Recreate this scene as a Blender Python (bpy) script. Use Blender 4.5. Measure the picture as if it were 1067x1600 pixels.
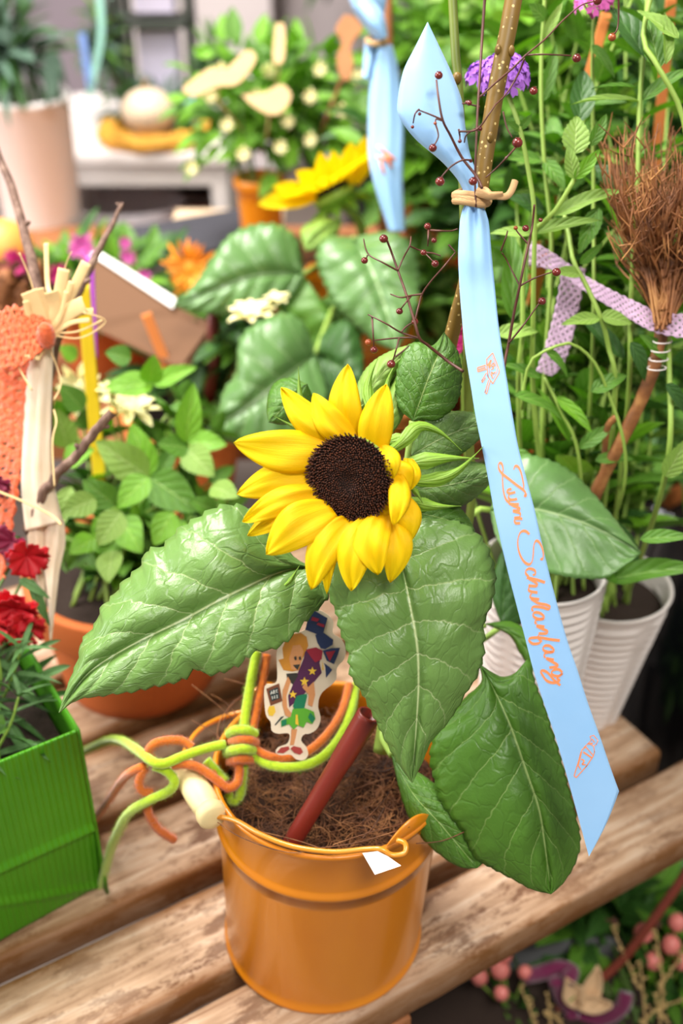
import bpy, bmesh, math, random
from math import sin, cos, pi, radians, sqrt, exp, atan2
from mathutils import Vector, Matrix, noise

for o in list(bpy.data.objects):
    bpy.data.objects.remove(o, do_unlink=True)
SC = bpy.context.scene
COL = SC.collection

# ------------------------------------------------------------------ camera
CAM = Vector((.0142, -.4878, .6699))
TILT = radians(34)
FPX = 1600 * 40 / 36.0
CT, ST = cos(TILT), sin(TILT)
cam_data = bpy.data.cameras.new('camera')
cam = bpy.data.objects.new('camera', cam_data)
COL.objects.link(cam)
cam.location = CAM
cam.rotation_euler = (radians(90) - TILT, 0, 0)
cam_data.sensor_fit = 'VERTICAL'
cam_data.sensor_height = 36
cam_data.sensor_width = 24
cam_data.lens = 40
cam_data.clip_start = .01
cam_data.dof.use_dof = True
cam_data.dof.focus_distance = .605
cam_data.dof.aperture_fstop = 4.3
cam_data.dof.aperture_blades = 9
SC.camera = cam

# ------------------------------------------------------------------ world, lamps, exposure
world = bpy.data.worlds.new('shop_light')
SC.world = world
world.use_nodes = True
bg = world.node_tree.nodes['Background']
bg.inputs[0].default_value = (1.0, .95, .86, 1)
bg.inputs[1].default_value = .38

def area(name, loc, target, size, size_y, power, col):
    ld = bpy.data.lights.new(name, 'AREA')
    ld.shape = 'RECTANGLE'; ld.size = size; ld.size_y = size_y
    ld.energy = power; ld.color = col
    o = bpy.data.objects.new(name, ld); COL.objects.link(o)
    o.location = loc
    o.rotation_euler = (Vector(target) - Vector(loc)).to_track_quat('-Z', 'Y').to_euler()
    return o
area('overhead_light', (-.7, .5, 2.2), (0, .1, .2), .8, .6, 62, (1, .95, .87))
area('overhead_light', (.5, -1.1, 2.2), (0, .2, .2), .9, .5, 44, (1, .96, .90))
area('overhead_light', (-.7, 1.1, 2.2), (-.4, 1.8, .1), .9, .6, 60, (1, .96, .96))  # fill added above the back rows to brighten the white cabinet front
area('left_fill', (-2.2, .2, 1.1), (-.5, 1.6, .0), 1.4, 1.2, 62, (1, .98, .98))  # unseen fill added at the left to brighten the white planters, not a window
SC.view_settings.view_transform = 'Standard'
SC.view_settings.look = 'None'
SC.view_settings.exposure = 0.0
SC.view_settings.gamma = 1.0
SC.view_settings.use_curve_mapping = False

# ------------------------------------------------------------------ helpers
def P(px, py, d):
    """world point seen at photograph pixel (px,py) at optical depth d"""
    x = (px - 533.5) / FPX * d
    v = (800 - py) / FPX * d
    return Vector((CAM.x + x, CAM.y + d * CT + v * ST, CAM.z - d * ST + v * CT))
def G(px, py, z=0.0):
    v = (800 - py) / FPX
    return P(px, py, (CAM.z - z) / (ST - v * CT))

def lin(c):
    return tuple((x / 12.92 if x <= .04045 else ((x + .055) / 1.055) ** 2.4) for x in c)
def hexc(h):
    return lin(tuple(int(h[i:i + 2], 16) / 255 for i in (0, 2, 4)))

class NT:
    def __init__(s, name):
        s.m = bpy.data.materials.new(name); s.m.use_nodes = True
        s.t = s.m.node_tree; s.b = s.t.nodes['Principled BSDF']
        s.out = s.t.nodes['Material Output']
    def n(s, typ, **kw):
        nd = s.t.nodes.new(typ)
        for k, v in kw.items(): setattr(nd, k, v)
        return nd
    def l(s, a, b): s.t.links.new(a, b)
    def mth(s, op, a, b=None, c=None, clamp=False):
        nd = s.n('ShaderNodeMath', operation=op); nd.use_clamp = clamp
        for i, v in enumerate((a, b, c)):
            if v is None: continue
            if isinstance(v, (int, float)): nd.inputs[i].default_value = v
            else: s.l(v, nd.inputs[i])
        return nd.outputs[0]
    def mix(s, fac, a, b, mode='MIX'):
        nd = s.n('ShaderNodeMix', data_type='RGBA', blend_type=mode)
        for i, v in ((0, fac), (6, a), (7, b)):
            if isinstance(v, (int, float)): nd.inputs[i].default_value = v
            elif isinstance(v, tuple): nd.inputs[i].default_value = (*v[:3], 1)
            else: s.l(v, nd.inputs[i])
        return nd.outputs[2]
    def noise(s, vec, scale, detail=3, rough=.55):
        nd = s.n('ShaderNodeTexNoise'); nd.inputs['Scale'].default_value = scale
        nd.inputs['Detail'].default_value = detail; nd.inputs['Roughness'].default_value = rough
        if vec is not None: s.l(vec, nd.inputs['Vector'])
        return nd.outputs['Fac']
    def ramp(s, fac, stops):
        nd = s.n('ShaderNodeValToRGB'); cr = nd.color_ramp
        while len(cr.elements) < len(stops): cr.elements.new(.5)
        for e, (p, c) in zip(cr.elements, stops):
            e.position = p; e.color = (*c, 1) if len(c) == 3 else c
        s.l(fac, nd.inputs[0]); return nd.outputs[0]
    def obj(s):
        return s.n('ShaderNodeTexCoord').outputs['Object']
    def scaled(s, vec, sc):
        nd = s.n('ShaderNodeMapping'); nd.inputs['Scale'].default_value = sc
        s.l(vec, nd.inputs['Vector']); return nd.outputs[0]
    def bump(s, h, dist, strength=1.0):
        nd = s.n('ShaderNodeBump'); nd.inputs['Strength'].default_value = strength
        nd.inputs['Distance'].default_value = dist
        s.l(h, nd.inputs['Height']); s.l(nd.outputs[0], s.b.inputs['Normal']); return nd
    def set(s, rough=None, spec=None, color=None, metal=None, sheen=None, coat=None, sss=None):
        b = s.b.inputs
        if color is not None:
            if isinstance(color, tuple): b['Base Color'].default_value = (*color, 1)
            else: s.l(color, b['Base Color'])
        if rough is not None: b['Roughness'].default_value = rough
        if spec is not None: b['Specular IOR Level'].default_value = spec
        if metal is not None: b['Metallic'].default_value = metal
        if sheen is not None: b['Sheen Weight'].default_value = sheen
        if coat is not None: b['Coat Weight'].default_value = coat; b['Coat Roughness'].default_value = .08
        return s
    def translucent(s, color, fac):
        tr = s.n('ShaderNodeBsdfTranslucent')
        if isinstance(color, tuple): tr.inputs[0].default_value = (*color, 1)
        else: s.l(color, tr.inputs[0])
        mx = s.n('ShaderNodeMixShader'); mx.inputs[0].default_value = fac
        s.l(s.b.outputs[0], mx.inputs[1]); s.l(tr.outputs[0], mx.inputs[2])
        s.l(mx.outputs[0], s.out.inputs[0])

def plain(name, h, rough=.6, var=.12, scale=60, bump=0, **kw):
    """a colour with slight mottling"""
    t = NT(name); c = hexc(h) if isinstance(h, str) else h
    f = t.noise(t.obj(), scale, 3)
    col = t.mix(f, tuple(x * (1 - var) for x in c), tuple(min(1, x * (1 + var)) for x in c))
    t.set(color=col, rough=rough, **kw)
    if bump: t.bump(f, bump)
    return t.m

def leaf_mat(name, h, vein, nveins=6.5, fwd=1.9, rough=.42, var=.25, trans=.12, veinw=.05, hero=False, spots=False, mid=.035):
    """leaf: uv.x runs along the midrib, uv.y across; real vein colouring and quilting"""
    t = NT(name); c = hexc(h); vc = hexc(vein)
    uv = t.n('ShaderNodeUVMap').outputs[0]
    sp = t.n('ShaderNodeSeparateXYZ'); t.l(uv, sp.inputs[0])
    u = sp.outputs[0]; w = t.mth('ABSOLUTE', t.mth('SUBTRACT', t.mth('MULTIPLY', sp.outputs[1], 2), 1))
    nz = t.noise(t.scaled(uv, (9, 6, 1)), 1.6, 3)
    wob = t.mth('MULTIPLY', t.mth('SUBTRACT', nz, .5), .28)
    ph = t.mth('ADD', t.mth('MULTIPLY', t.mth('SUBTRACT', u, t.mth('MULTIPLY', t.mth('POWER', w, .8), fwd / nveins)), nveins), wob)
    fr = t.mth('FRACT', t.mth('ADD', ph, 10))
    tri = t.mth('SUBTRACT', .5, t.mth('ABSOLUTE', t.mth('SUBTRACT', fr, .5)))     # 0 on a vein
    lat = t.mth('SUBTRACT', 1, t.mth('DIVIDE', tri, veinw), clamp=True)
    lat = t.mth('MULTIPLY', lat, t.mth('SUBTRACT', 1.0, t.mth('MULTIPLY', w, .75)))
    md = t.mth('SUBTRACT', 1, t.mth('DIVIDE', w, mid), clamp=True)
    f1 = t.noise(t.scaled(uv, (5, 4, 1)), 2.0, 4)
    base = t.mix(f1, tuple(x * (1 - var) for x in c), tuple(min(1, x * (1 + var)) for x in c))
    vo = None
    if hero:
        vo = t.n('ShaderNodeTexVoronoi', feature='DISTANCE_TO_EDGE')
        vo.inputs['Scale'].default_value = 10
        nzv = t.n('ShaderNodeTexNoise'); nzv.inputs['Scale'].default_value = 6
        t.l(uv, nzv.inputs['Vector'])
        mv = t.n('ShaderNodeVectorMath', operation='MULTIPLY_ADD')
        t.l(nzv.outputs['Color'], mv.inputs[0]); mv.inputs[1].default_value = (.22, .22, 0)
        mp = t.n('ShaderNodeMapping'); mp.inputs['Scale'].default_value = (1.25, .85, 1); t.l(uv, mp.inputs['Vector'])
        t.l(mp.outputs[0], mv.inputs[2]); t.l(mv.outputs[0], vo.inputs['Vector'])
        cell = t.mth('SUBTRACT', 1, t.mth('DIVIDE', vo.outputs['Distance'], .05), clamp=True)
        base = t.mix(t.mth('MULTIPLY', cell, .16), base, tuple(x * .55 for x in c))
    if spots:
        sn = t.noise(t.scaled(uv, (26, 18, 1)), 2.2, 4)
        base = t.mix(t.mth('MULTIPLY', t.mth('SUBTRACT', sn, .66, clamp=True), 2.0, clamp=True), base, hexc('6a5a22'))
    col = t.mix(t.mth('MULTIPLY', lat, .62 if hero else .5), base, vc)
    col = t.mix(md, col, vc)
    t.set(color=col, rough=rough, spec=.5)
    hgt = t.mth('ADD', t.mth('MULTIPLY', t.mth('POWER', t.mth('MULTIPLY', tri, 2), .5), 1.0), t.mth('MULTIPLY', f1, .6))
    if hero:
        hgt = t.mth('ADD', hgt, t.mth('MULTIPLY', t.mth('MINIMUM', vo.outputs['Distance'], .10), 3.2))
        fine = t.noise(t.scaled(uv, (70, 55, 1)), 1.5, 3)
        hgt = t.mth('ADD', hgt, t.mth('MULTIPLY', fine, .22))
        t.bump(hgt, .0009, .75)
    else:
        t.bump(hgt, .0008, .6)
    t.translucent(t.mix(1.0, col, (.75, 1, .25), 'MULTIPLY'), trans)
    return t.m

# ---- geometry ----
def cr(pts, n):
    """Catmull-Rom resample of a list of equal-length tuples / Vectors to n points (by chord length)"""
    pts = [tuple(p) for p in pts]; k = len(pts[0])
    if len(pts) == 2:
        return [tuple(pts[0][j] + (pts[1][j] - pts[0][j]) * i / (n - 1) for j in range(k)) for i in range(n)]
    L = [0]
    for a, b in zip(pts, pts[1:]):
        L.append(L[-1] + max(1e-9, sqrt(sum((b[j] - a[j]) ** 2 for j in range(min(k, 3))))))
    out = []
    for i in range(n):
        s = L[-1] * i / (n - 1); j = 0
        while j < len(L) - 2 and L[j + 1] < s: j += 1
        t = (s - L[j]) / (L[j + 1] - L[j])
        p0 = pts[max(0, j - 1)]; p1 = pts[j]; p2 = pts[j + 1]; p3 = pts[min(len(pts) - 1, j + 2)]
        out.append(tuple(.5 * (2 * p1[q] + (p2[q] - p0[q]) * t + (2 * p0[q] - 5 * p1[q] + 4 * p2[q] - p3[q]) * t * t
                               + (3 * p1[q] - p0[q] - 3 * p2[q] + p3[q]) * t ** 3) for q in range(k)))
    return out

class MB:
    def __init__(s): s.v = []; s.f = []; s.uv = []; s.mi = []; s.cur = 0
    def vert(s, p, uv=(0, 0)):
        s.v.append(tuple(p)); s.uv.append(uv); return len(s.v) - 1
    def face(s, *ids): s.f.append(ids); s.mi.append(s.cur)
    def grid(s, rows, closed=False):
        """rows: list of rows of (pos, uv)"""
        ids = [[s.vert(p, uv) for p, uv in r] for r in rows]
        for a, b in zip(ids, ids[1:]):
            m = len(a)
            for j in range(m if closed else m - 1):
                s.face(a[j], a[(j + 1) % m], b[(j + 1) % m], b[j])
        return ids
    def tube(s, pts, rad, n=6, cap=True):
        pts = [Vector(p) for p in pts]
        if isinstance(rad, (int, float)): rad = [rad] * len(pts)
        t0 = (pts[1] - pts[0]).normalized()
        ref = Vector((0, 0, 1)) if abs(t0.z) < .9 else Vector((1, 0, 0))
        nx = t0.cross(ref).normalized(); ids = []; acc = 0
        for i, p in enumerate(pts):
            t = (pts[min(i + 1, len(pts) - 1)] - pts[max(i - 1, 0)]).normalized()
            nx = (nx - t * nx.dot(t)).normalized(); ny = t.cross(nx)
            if i: acc += (p - pts[i - 1]).length
            ids.append([s.vert(p + (nx * cos(2 * pi * j / n) + ny * sin(2 * pi * j / n)) * rad[i], (acc, j / n)) for j in range(n)])
        for a, b in zip(ids, ids[1:]):
            for j in range(n): s.face(a[j], a[(j + 1) % n], b[(j + 1) % n], b[j])
        if cap:
            s.face(*reversed(ids[0])); s.face(*ids[-1])
        return ids
    def lathe(s, prof, c=(0, 0, 0), n=48, sx=1, sy=1, ang=0):
        """prof: [(r,z)...]"""
        c = Vector(c); ids = []
        for r, z in prof:
            ids.append([s.vert(c + Vector((cos(2 * pi * j / n + ang) * r * sx, sin(2 * pi * j / n + ang) * r * sy, z)), (j / n, z)) for j in range(n)])
        for a, b in zip(ids, ids[1:]):
            for j in range(n): s.face(a[j], a[(j + 1) % n], b[(j + 1) % n], b[j])
        return ids
    def ball(s, c, r, n=10, m=6, sc=(1, 1, 1), rot=None):
        c = Vector(c); ids = []
        for i in range(m + 1):
            th = pi * i / m; row = []
            for j in range(n):
                q = Vector((sin(th) * cos(2 * pi * j / n) * sc[0], sin(th) * sin(2 * pi * j / n) * sc[1], cos(th) * sc[2])) * r
                if rot is not None: q = rot @ q
                row.append(s.vert(c + q, (j / n, i / m)))
            ids.append(row)
        for a, b in zip(ids, ids[1:]):
            for j in range(n): s.face(a[j], b[j], b[(j + 1) % n], a[(j + 1) % n])
    def box(s, c, dx, dy, dz, rot=None):
        c = Vector(c); q = []
        for x in (-1, 1):
            for y in (-1, 1):
                for z in (-1, 1):
                    p = Vector((x * dx / 2, y * dy / 2, z * dz / 2))
                    if rot is not None: p = rot @ p
                    q.append(s.vert(c + p))
        for f in ((0, 1, 3, 2), (4, 6, 7, 5), (0, 4, 5, 1), (2, 3, 7, 6), (0, 2, 6, 4), (1, 5, 7, 3)): s.face(*[q[i] for i in f])
    def poly(s, pts, th):
        """flat polygon extruded by vector th"""
        a = [s.vert(p) for p in pts]; b = [s.vert(Vector(p) + th) for p in pts]; n = len(a)
        s.face(*a); s.face(*reversed(b))
        for i in range(n): s.face(a[i], b[i], b[(i + 1) % n], a[(i + 1) % n])
    def mesh(s, name, mats, smooth=True, weld=False):
        me = bpy.data.meshes.new(name)
        me.from_pydata(s.v, [], s.f)
        for m in (mats if isinstance(mats, (list, tuple)) else [mats]): me.materials.append(m)
        me.polygons.foreach_set('material_index', s.mi)
        if smooth: me.polygons.foreach_set('use_smooth', [True] * len(s.f))
        uvl = me.uv_layers.new(name='UVMap')
        buf = []
        for f in s.f:
            for i in f: buf.extend(s.uv[i])
        uvl.data.foreach_set('uv', buf)
        if weld:
            bm = bmesh.new(); bm.from_mesh(me)
            bmesh.ops.remove_doubles(bm, verts=bm.verts, dist=1e-6)
            bmesh.ops.recalc_face_normals(bm, faces=bm.faces); bm.to_mesh(me); bm.free()
        me.update()
        return me
    def build(s, name, mats, parent=None, smooth=True, weld=False, origin=None):
        if origin is not None:
            o3 = Vector(origin); s.v = [tuple(Vector(p) - o3) for p in s.v]
        ob = bpy.data.objects.new(name, s.mesh(name, mats, smooth, weld))
        COL.objects.link(ob)
        if parent is not None:
            ob.parent = parent
            ob.matrix_parent_inverse = Matrix.Identity(4)
            ob.location = (Vector(origin) if origin is not None else Vector()) - pworld(parent)
        elif origin is not None: ob.location = origin
        return ob

_W = {}
def pworld(o):
    p = Vector()
    while o is not None:
        p += o.location; o = o.parent
    return p
def tag(o, label=None, cat=None, group=None, kind=None):
    if label: o['label'] = label
    if cat: o['category'] = cat
    if group: o['group'] = group
    if kind: o['kind'] = kind
    return o
def thing(name, label, cat, loc=(0, 0, 0), group=None):
    o = bpy.data.objects.new(name, None); COL.objects.link(o)
    o.empty_display_size = .02
    o.location = loc
    return tag(o, label, cat, group)
def put(name, me, parent, mat4):
    """link a copy of mesh me as a part of parent, mat4 in world space (parents are never rotated)"""
    o = bpy.data.objects.new(name, me); COL.objects.link(o)
    o.parent = parent
    m = mat4.copy(); m.translation = mat4.translation - pworld(parent)
    o.matrix_basis = m
    return o
def solid(o, t, off=-1):
    m = o.modifiers.new('thickness', 'SOLIDIFY'); m.thickness = t; m.offset = off
    m.use_rim = True
def bevel(o, w, seg=2):
    m = o.modifiers.new('bevel', 'BEVEL'); m.width = w; m.segments = seg; m.limit_method = 'ANGLE'; m.angle_limit = radians(40)
def frame(dirv, normal):
    """matrix 3x3 with Y = dirv, Z ~ normal"""
    y = Vector(dirv).normalized(); z = Vector(normal); z = (z - y * z.dot(y))
    if z.length < 1e-5: z = y.orthogonal()
    z.normalize(); x = y.cross(z)
    return Matrix((x, y, z)).transposed()
TOCAM = Vector((0, -CT, ST))
# ------------------------------------------------------------------ leaf builders
def leaf_mesh(name, mat, w=.45, droop=.25, fold=.12, pw=.9, teeth=0, tooth=.02, nu=10, nv=3, wave=.02, tip=1.0, seed=0):
    """unit leaf: from (0,0,0) along +Y, length 1"""
    r = random.Random(seed); b = MB(); rows = []
    if teeth: nu = teeth * 2
    for i in range(nu + 1):
        u = i / nu
        hw = w / 2 * max(0.0, sin(pi * min(1, u ** pw))) ** .75 * (1 - .25 * u * tip)
        if i == 0: hw = w * .04
        if teeth and 0 < i < nu: hw += tooth * (1 if i % 2 else -.3)
        row = []
        for j in range(-nv, nv + 1):
            q = j / nv
            z = -droop * u * u + fold * abs(q) * hw / (w / 2) * w - .02 * (1 - abs(q)) + wave * sin(u * 9 + seed + (1.3 if q > 0 else 0)) * abs(q)
            row.append(((q * hw, u * (1 - .12 * droop), z), (u, .5 + .5 * q)))
        rows.append(row)
    b.grid(rows)
    return b.mesh(name, mat)

def tone(s, k):  # tooth pattern
    return abs((s * k) % 1 - .25)

def loft_leaf(parent, mat, mid, left, right, dl=.02, dr=.02, teeth=26, tooth=.9, nv=12, nu=90, relief=.0006, nveins=7, wave=.0, name='leaf', petiole=None, seed=0, camber=.0, vmat=None):
    """leaf spanned between three curves in space. mid: (px,py,d); left / right: (px,py) outlines, depth = the midrib's plus dl / dr"""
    r = random.Random(seed)
    M_ = cr(mid, nu + 1); L_ = cr(left, nu + 1); R_ = cr(right, nu + 1)
    rows = []
    for i in range(nu + 1):
        u = i / nu
        mp = M_[i]; row = []
        env = sin(pi * min(1, u * 1.02 + .0)) ** .5 if 0 < u < 1 else 0
        P0 = P(*mp)
        for side in (-1, 1):
            E_ = (L_ if side < 0 else R_)[i]; dd = dl if side < 0 else dr
            ex, ey = E_[0] - mp[0], E_[1] - mp[1]
            ln = sqrt(ex * ex + ey * ey) + 1e-6
            tt = 1 + (tooth * 3.2 / ln) * ((u * teeth + side * .2) % 1 - .55) * env * (1 if ln > 8 else 0)
            pts = []
            for j in range(nv + 1):
                q = j / nv
                k = q * (1 + (tt - 1) * max(0, (q - .7) / .3))
                x = mp[0] + ex * k; y = mp[1] + ey * k
                ph = (u - (q ** .8) * 1.9 / nveins) * nveins
                fr = (ph + 10) % 1
                quilt = (sin(pi * fr) ** .5) * min(1, q * 5) * min(1, (1 - q) * 2.5 + .25)
                d = mp[2] + dd * env * q * q * (1 if q < 1 else 1) - relief * quilt * 1.6
                d += camber * sin(pi * q) * env
                d += relief * 2.2 * exp(-(q * 14) ** 2)
                d += wave * sin(u * 17 + side * 1.7 + seed) * q * q * env
                d += .0016 * noise.noise(Vector((x * .022, y * .022, seed)))  * q
                pts.append((P(x, y, d), (u, .5 + .5 * q * side)))
            if side < 0: row = list(reversed(pts))
            else: row += pts[1:]
        rows.append(row)
    b = MB(); b.grid(rows)
    lf = b.build(name, mat, parent)
    solid(lf, .00028)
    if petiole:
        pb = MB(); pts = cr([P(*q) for q in petiole], 14)
        pb.tube(pts, [.0021 - .0008 * i / 13 for i in range(14)], 8)
        pb.build('petiole', vmat or M['stem_green'], lf)
    return lf

def simple_leaf(parent, mat, base, tip, w, bend=0, d_mid=0, dl=.01, dr=.01, pw=.85, teeth=18, tooth=.5, nu=36, nv=6, name='leaf', petiole=None, relief=.0005, nveins=6, wave=.0015, seed=0, back=.0):
    """leaf from base (px,py,d) to tip (px,py,d), half width w px"""
    bx, by, bd = base; tx, ty, td = tip
    dx, dy = tx - bx, ty - by; L = sqrt(dx * dx + dy * dy); ux, uy = dx / L, dy / L; nx, ny = -uy, ux
    mid = []; lf = []; rt = []
    for i in range(11):
        u = i / 10
        off = bend * sin(pi * u)
        mx = bx + dx * u + nx * off; my = by + dy * u + ny * off
        mid.append((mx, my, bd + (td - bd) * u + d_mid * sin(pi * u)))
        hw = w * max(0, sin(pi * (u ** pw))) ** .7 * (1.0 - .15 * u)
        bk = -back * L * sin(pi * min(1, u * 3)) if u < .34 else 0
        lf.append((mx - nx * hw + ux * bk, my - ny * hw + uy * bk)); rt.append((mx + nx * hw + ux * bk, my + ny * hw + uy * bk))
    return loft_leaf(parent, mat, mid, lf, rt, dl, dr, teeth, tooth, nv, nu, relief, nveins, wave, name, petiole, seed)

# ------------------------------------------------------------------ materials
M = {}
M['stem_green'] = plain('stem_green', '8fae4a', .5, .15)
M['stem_dark'] = plain('stem_dark', '4d6b25', .5, .2)
M['leaf_hero'] = leaf_mat('sunflower_leaf_green', '6a8f46', 'd3e2a6', 7, rough=.34, hero=True, var=.13, spots=True, mid=.024, veinw=.03)
M['leaf_hero_dark'] = leaf_mat('sunflower_leaf_dark', '4f7c24', 'bcd684', 7, rough=.40, hero=True, var=.16, mid=.026, veinw=.03)
M['leaf_sun_bg'] = leaf_mat('sunflower_leaf_soft', '5f8748', 'b4d094', 7, rough=.36, var=.2, mid=.03)
M['leaf_mid'] = leaf_mat('leaf_mid_green', '568626', 'a6c86c', 5, rough=.5, var=.22, trans=.2)
M['leaf_light'] = leaf_mat('leaf_light_green', '86aa48', 'c4da8c', 6, rough=.55, var=.2, trans=.22)
M['leaf_bright'] = leaf_mat('leaf_bright_green', '72aa26', 'b0d660', 4, rough=.5, var=.25, trans=.25)
M['leaf_dark'] = leaf_mat('leaf_dark_green', '315a1e', '5c8a3c', 5, rough=.5, var=.25, trans=.12)
M['leaf_blue'] = leaf_mat('leaf_blue_green', '55705e', '8ba596', 3, rough=.5, var=.2, trans=.08)
M['leaf_dianthus'] = leaf_mat('dianthus_leaf_green', '50783f', '7ea568', 1, rough=.5, var=.25, trans=.1)
M['sepal'] = leaf_mat('bract_green', '83ad35', 'b5d273', 2, rough=.5, var=.2, trans=.2, mid=.05)
M['black'] = plain('black_plastic', '17181a', .25, .1)
M['dark_soil'] = plain('dark_soil', '2e2018', .95, .5, 400, .002)
M['terracotta'] = plain('terracotta_clay', 'b85c22', .8, .14, 30, .0004)
M['terracotta_light'] = plain('terracotta_clay_pale', 'd07a3a', .8, .12, 30, .0004)
M['white_paint'] = plain('white_painted_wood', 'e9e0dc', .6, .05, 12)
M['cream'] = plain('cream_petal', 'f6edb0', .6, .08, 80)
M['white_petal'] = plain('white_petal', 'f4f1df', .6, .06, 80)
M['orange_petal'] = plain('orange_petal', 'f29a1c', .6, .12, 80)
M['pink_petal'] = plain('pink_petal', 'd963b4', .6, .12, 80)
M['magenta_petal'] = plain('magenta_petal', 'd02a80', .6, .15, 200)
M['violet_petal'] = plain('violet_petal', 'ad6cd8', .6, .15, 200)
M['brown_wood'] = plain('brown_wood', '9c6238', .7, .25, 60, .0006)
M['paper'] = plain('white_paper', 'efece8', .7, .03)
M['kraft'] = plain('kraft_card', '664428', .8, .06, 200)

# weathered slat wood: grain along local X
def slat_mat():
    t = NT('weathered_slat_wood'); o = t.obj()
    oi = t.n('ShaderNodeObjectInfo').outputs['Random']
    mp = t.n('ShaderNodeVectorMath', operation='ADD'); t.l(o, mp.inputs[0])
    cb = t.n('ShaderNodeCombineXYZ'); t.l(t.mth('MULTIPLY', oi, 7), cb.inputs[0]); t.l(t.mth('MULTIPLY', oi, 3), cb.inputs[1])
    t.l(cb.outputs[0], mp.inputs[1]); v = mp.outputs[0]
    g = t.noise(t.scaled(v, (5, 55, 55)), 2.2, 6, .65)
    st = t.noise(t.scaled(v, (9, 24, 24)), 2.2, 9, .78)
    big = t.noise(t.scaled(v, (4, 9, 9)), 2, 3)
    base = t.ramp(g, [(.30, hexc('8d6c50')), (.5, hexc('b8987b')), (.72, hexc('d4bfa9'))])
    stain = t.ramp(st, [(.50, (0, 0, 0)), (.56, (1, 1, 1))])
    stain2 = t.ramp(big, [(.38, (.25, .25, .25)), (.65, (1, 1, 1))])
    bw1 = t.n('ShaderNodeRGBToBW'); t.l(stain, bw1.inputs[0]); bw2 = t.n('ShaderNodeRGBToBW'); t.l(stain2, bw2.inputs[0])
    f = t.mth('MULTIPLY', t.mth('MULTIPLY', bw1.outputs[0], bw2.outputs[0]), .9)
    col = t.mix(f, base, hexc('5e381c'))
    # worn edge keeps the old brown varnish
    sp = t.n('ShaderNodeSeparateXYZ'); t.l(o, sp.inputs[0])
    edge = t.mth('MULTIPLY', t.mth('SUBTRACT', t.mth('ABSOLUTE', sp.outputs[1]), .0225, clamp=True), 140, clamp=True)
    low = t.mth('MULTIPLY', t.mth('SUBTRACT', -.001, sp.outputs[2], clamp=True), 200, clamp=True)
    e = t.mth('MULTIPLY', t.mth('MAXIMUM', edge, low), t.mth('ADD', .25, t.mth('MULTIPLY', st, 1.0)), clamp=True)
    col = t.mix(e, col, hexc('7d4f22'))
    ln = t.noise(t.scaled(v, (3, 160, 160)), 1.5, 3)
    col = t.mix(t.mth('MULTIPLY', t.mth('SUBTRACT', ln, .58, clamp=True), 3.5, clamp=True), col, hexc('6a3f1e'))
    t.set(color=col, rough=.62, spec=.35)
    t.bump(t.mth('ADD', g, t.mth('MULTIPLY', st, .5)), .0009, .7)
    return t.m
M['slat'] = slat_mat()

# ------------------------------------------------------------------ the setting
def structure(o): o['kind'] = 'structure'; return o
FLOOR = -.46
t = NT('grey_stone_floor'); f = t.noise(t.obj(), 2.5, 5); t.set(color=t.ramp(f, [(.3, hexc('5d5148')), (.7, hexc('8d8077'))]), rough=.5); M['floor'] = t.m
t = NT('pale_plaster'); f = t.noise(t.obj(), 1.6, 4); t.set(color=t.ramp(f, [(.3, hexc('c9bcbb')), (.7, hexc('ded2cf'))]), rough=.8); M['wall'] = t.m
b = MB(); b.box((0, 2.0, FLOOR - .05), 7, 8, .1); structure(b.build('floor', M['floor'], smooth=False))
b = MB(); b.box((0, 5.0, .9), 7, .1, 2.72); structure(b.build('wall_back', M['wall'], smooth=False))

# ---- slatted bench: seven slats on two bearers
SD = Vector((.8607, .5090, 0)); ND = Vector((-.5090, .8607, 0))
ROT = Matrix((SD, ND, Vector((0, 0, 1)))).transposed()
bench = thing('slatted_bench', 'weathered wooden slatted bench top under the orange pail and green bag', 'bench', (0, 0, 0))
spec = [(-.073, -.013, -.62, .336, 0), (.001, .068, -.62, .316, 0), (.086, .153, -.66, .318, -.001), (.166, .235, -.66, .312, 0), (.250, .318, -.7, .315, 0), (.333, .40, -.7, .31, 0), (.415, .48, -.7, .31, 0)]
for k, (n0, n1, s0, s1, dz) in enumerate(spec):
    b = MB(); w = n1 - n0; L = s1 - s0; th = .027; rr = random.Random(k)
    nx = 60; prof = [(-w / 2, -th + .002), (-w / 2 + .0015, -th), (w / 2 - .0015, -th), (w / 2, -th + .002), (w / 2, -.0035), (w / 2 - .0012, -.001), (w / 2 - .0045, 0), (0, 0), (-w / 2 + .0045, 0), (-w / 2 + .0012, -.001), (-w / 2, -.0035)]
    rows = []
    for i in range(nx + 1):
        x = -L / 2 + L * i / nx
        rows.append([((x, y + .0008 * noise.noise(Vector((x * 40, y * 30, k))), z + (.0005 * noise.noise(Vector((x * 30, y * 60, k + 5))) if z > -.01 else 0)), (0, 0)) for y, z in prof])
    ids = b.grid(rows, closed=True); b.face(*ids[0]); b.face(*reversed(ids[-1]))
    o = b.build('slat', M['slat'], bench, weld=True)
    c = SD * ((s0 + s1) / 2) + ND * ((n0 + n1) / 2)
    o.location = (c.x, c.y, dz); o.rotation_euler = (0, 0, atan2(SD.y, SD.x))
    bevel(o, .0008, 1)
for s in (-.52, .004):
    b = MB(); b.box((0, 0, 0), .045, .55, .03); o = b.build('bearer', M['brown_wood'], bench, smooth=False)
    c = SD * s + ND * .2; o.location = (c.x, c.y, -.0425); o.rotation_euler = (0, 0, atan2(SD.y, SD.x)); bevel(o, .002)
    for n in (-.052, .44):
        b = MB(); b.box((0, 0, 0), .04, .04, -FLOOR - .058); o = b.build('leg', M['brown_wood'], bench, smooth=False)
        c = SD * (s) + ND * n; o.location = (c.x, c.y, (FLOOR - .058) / 2); o.rotation_euler = (0, 0, atan2(SD.y, SD.x)); bevel(o, .002)
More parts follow.
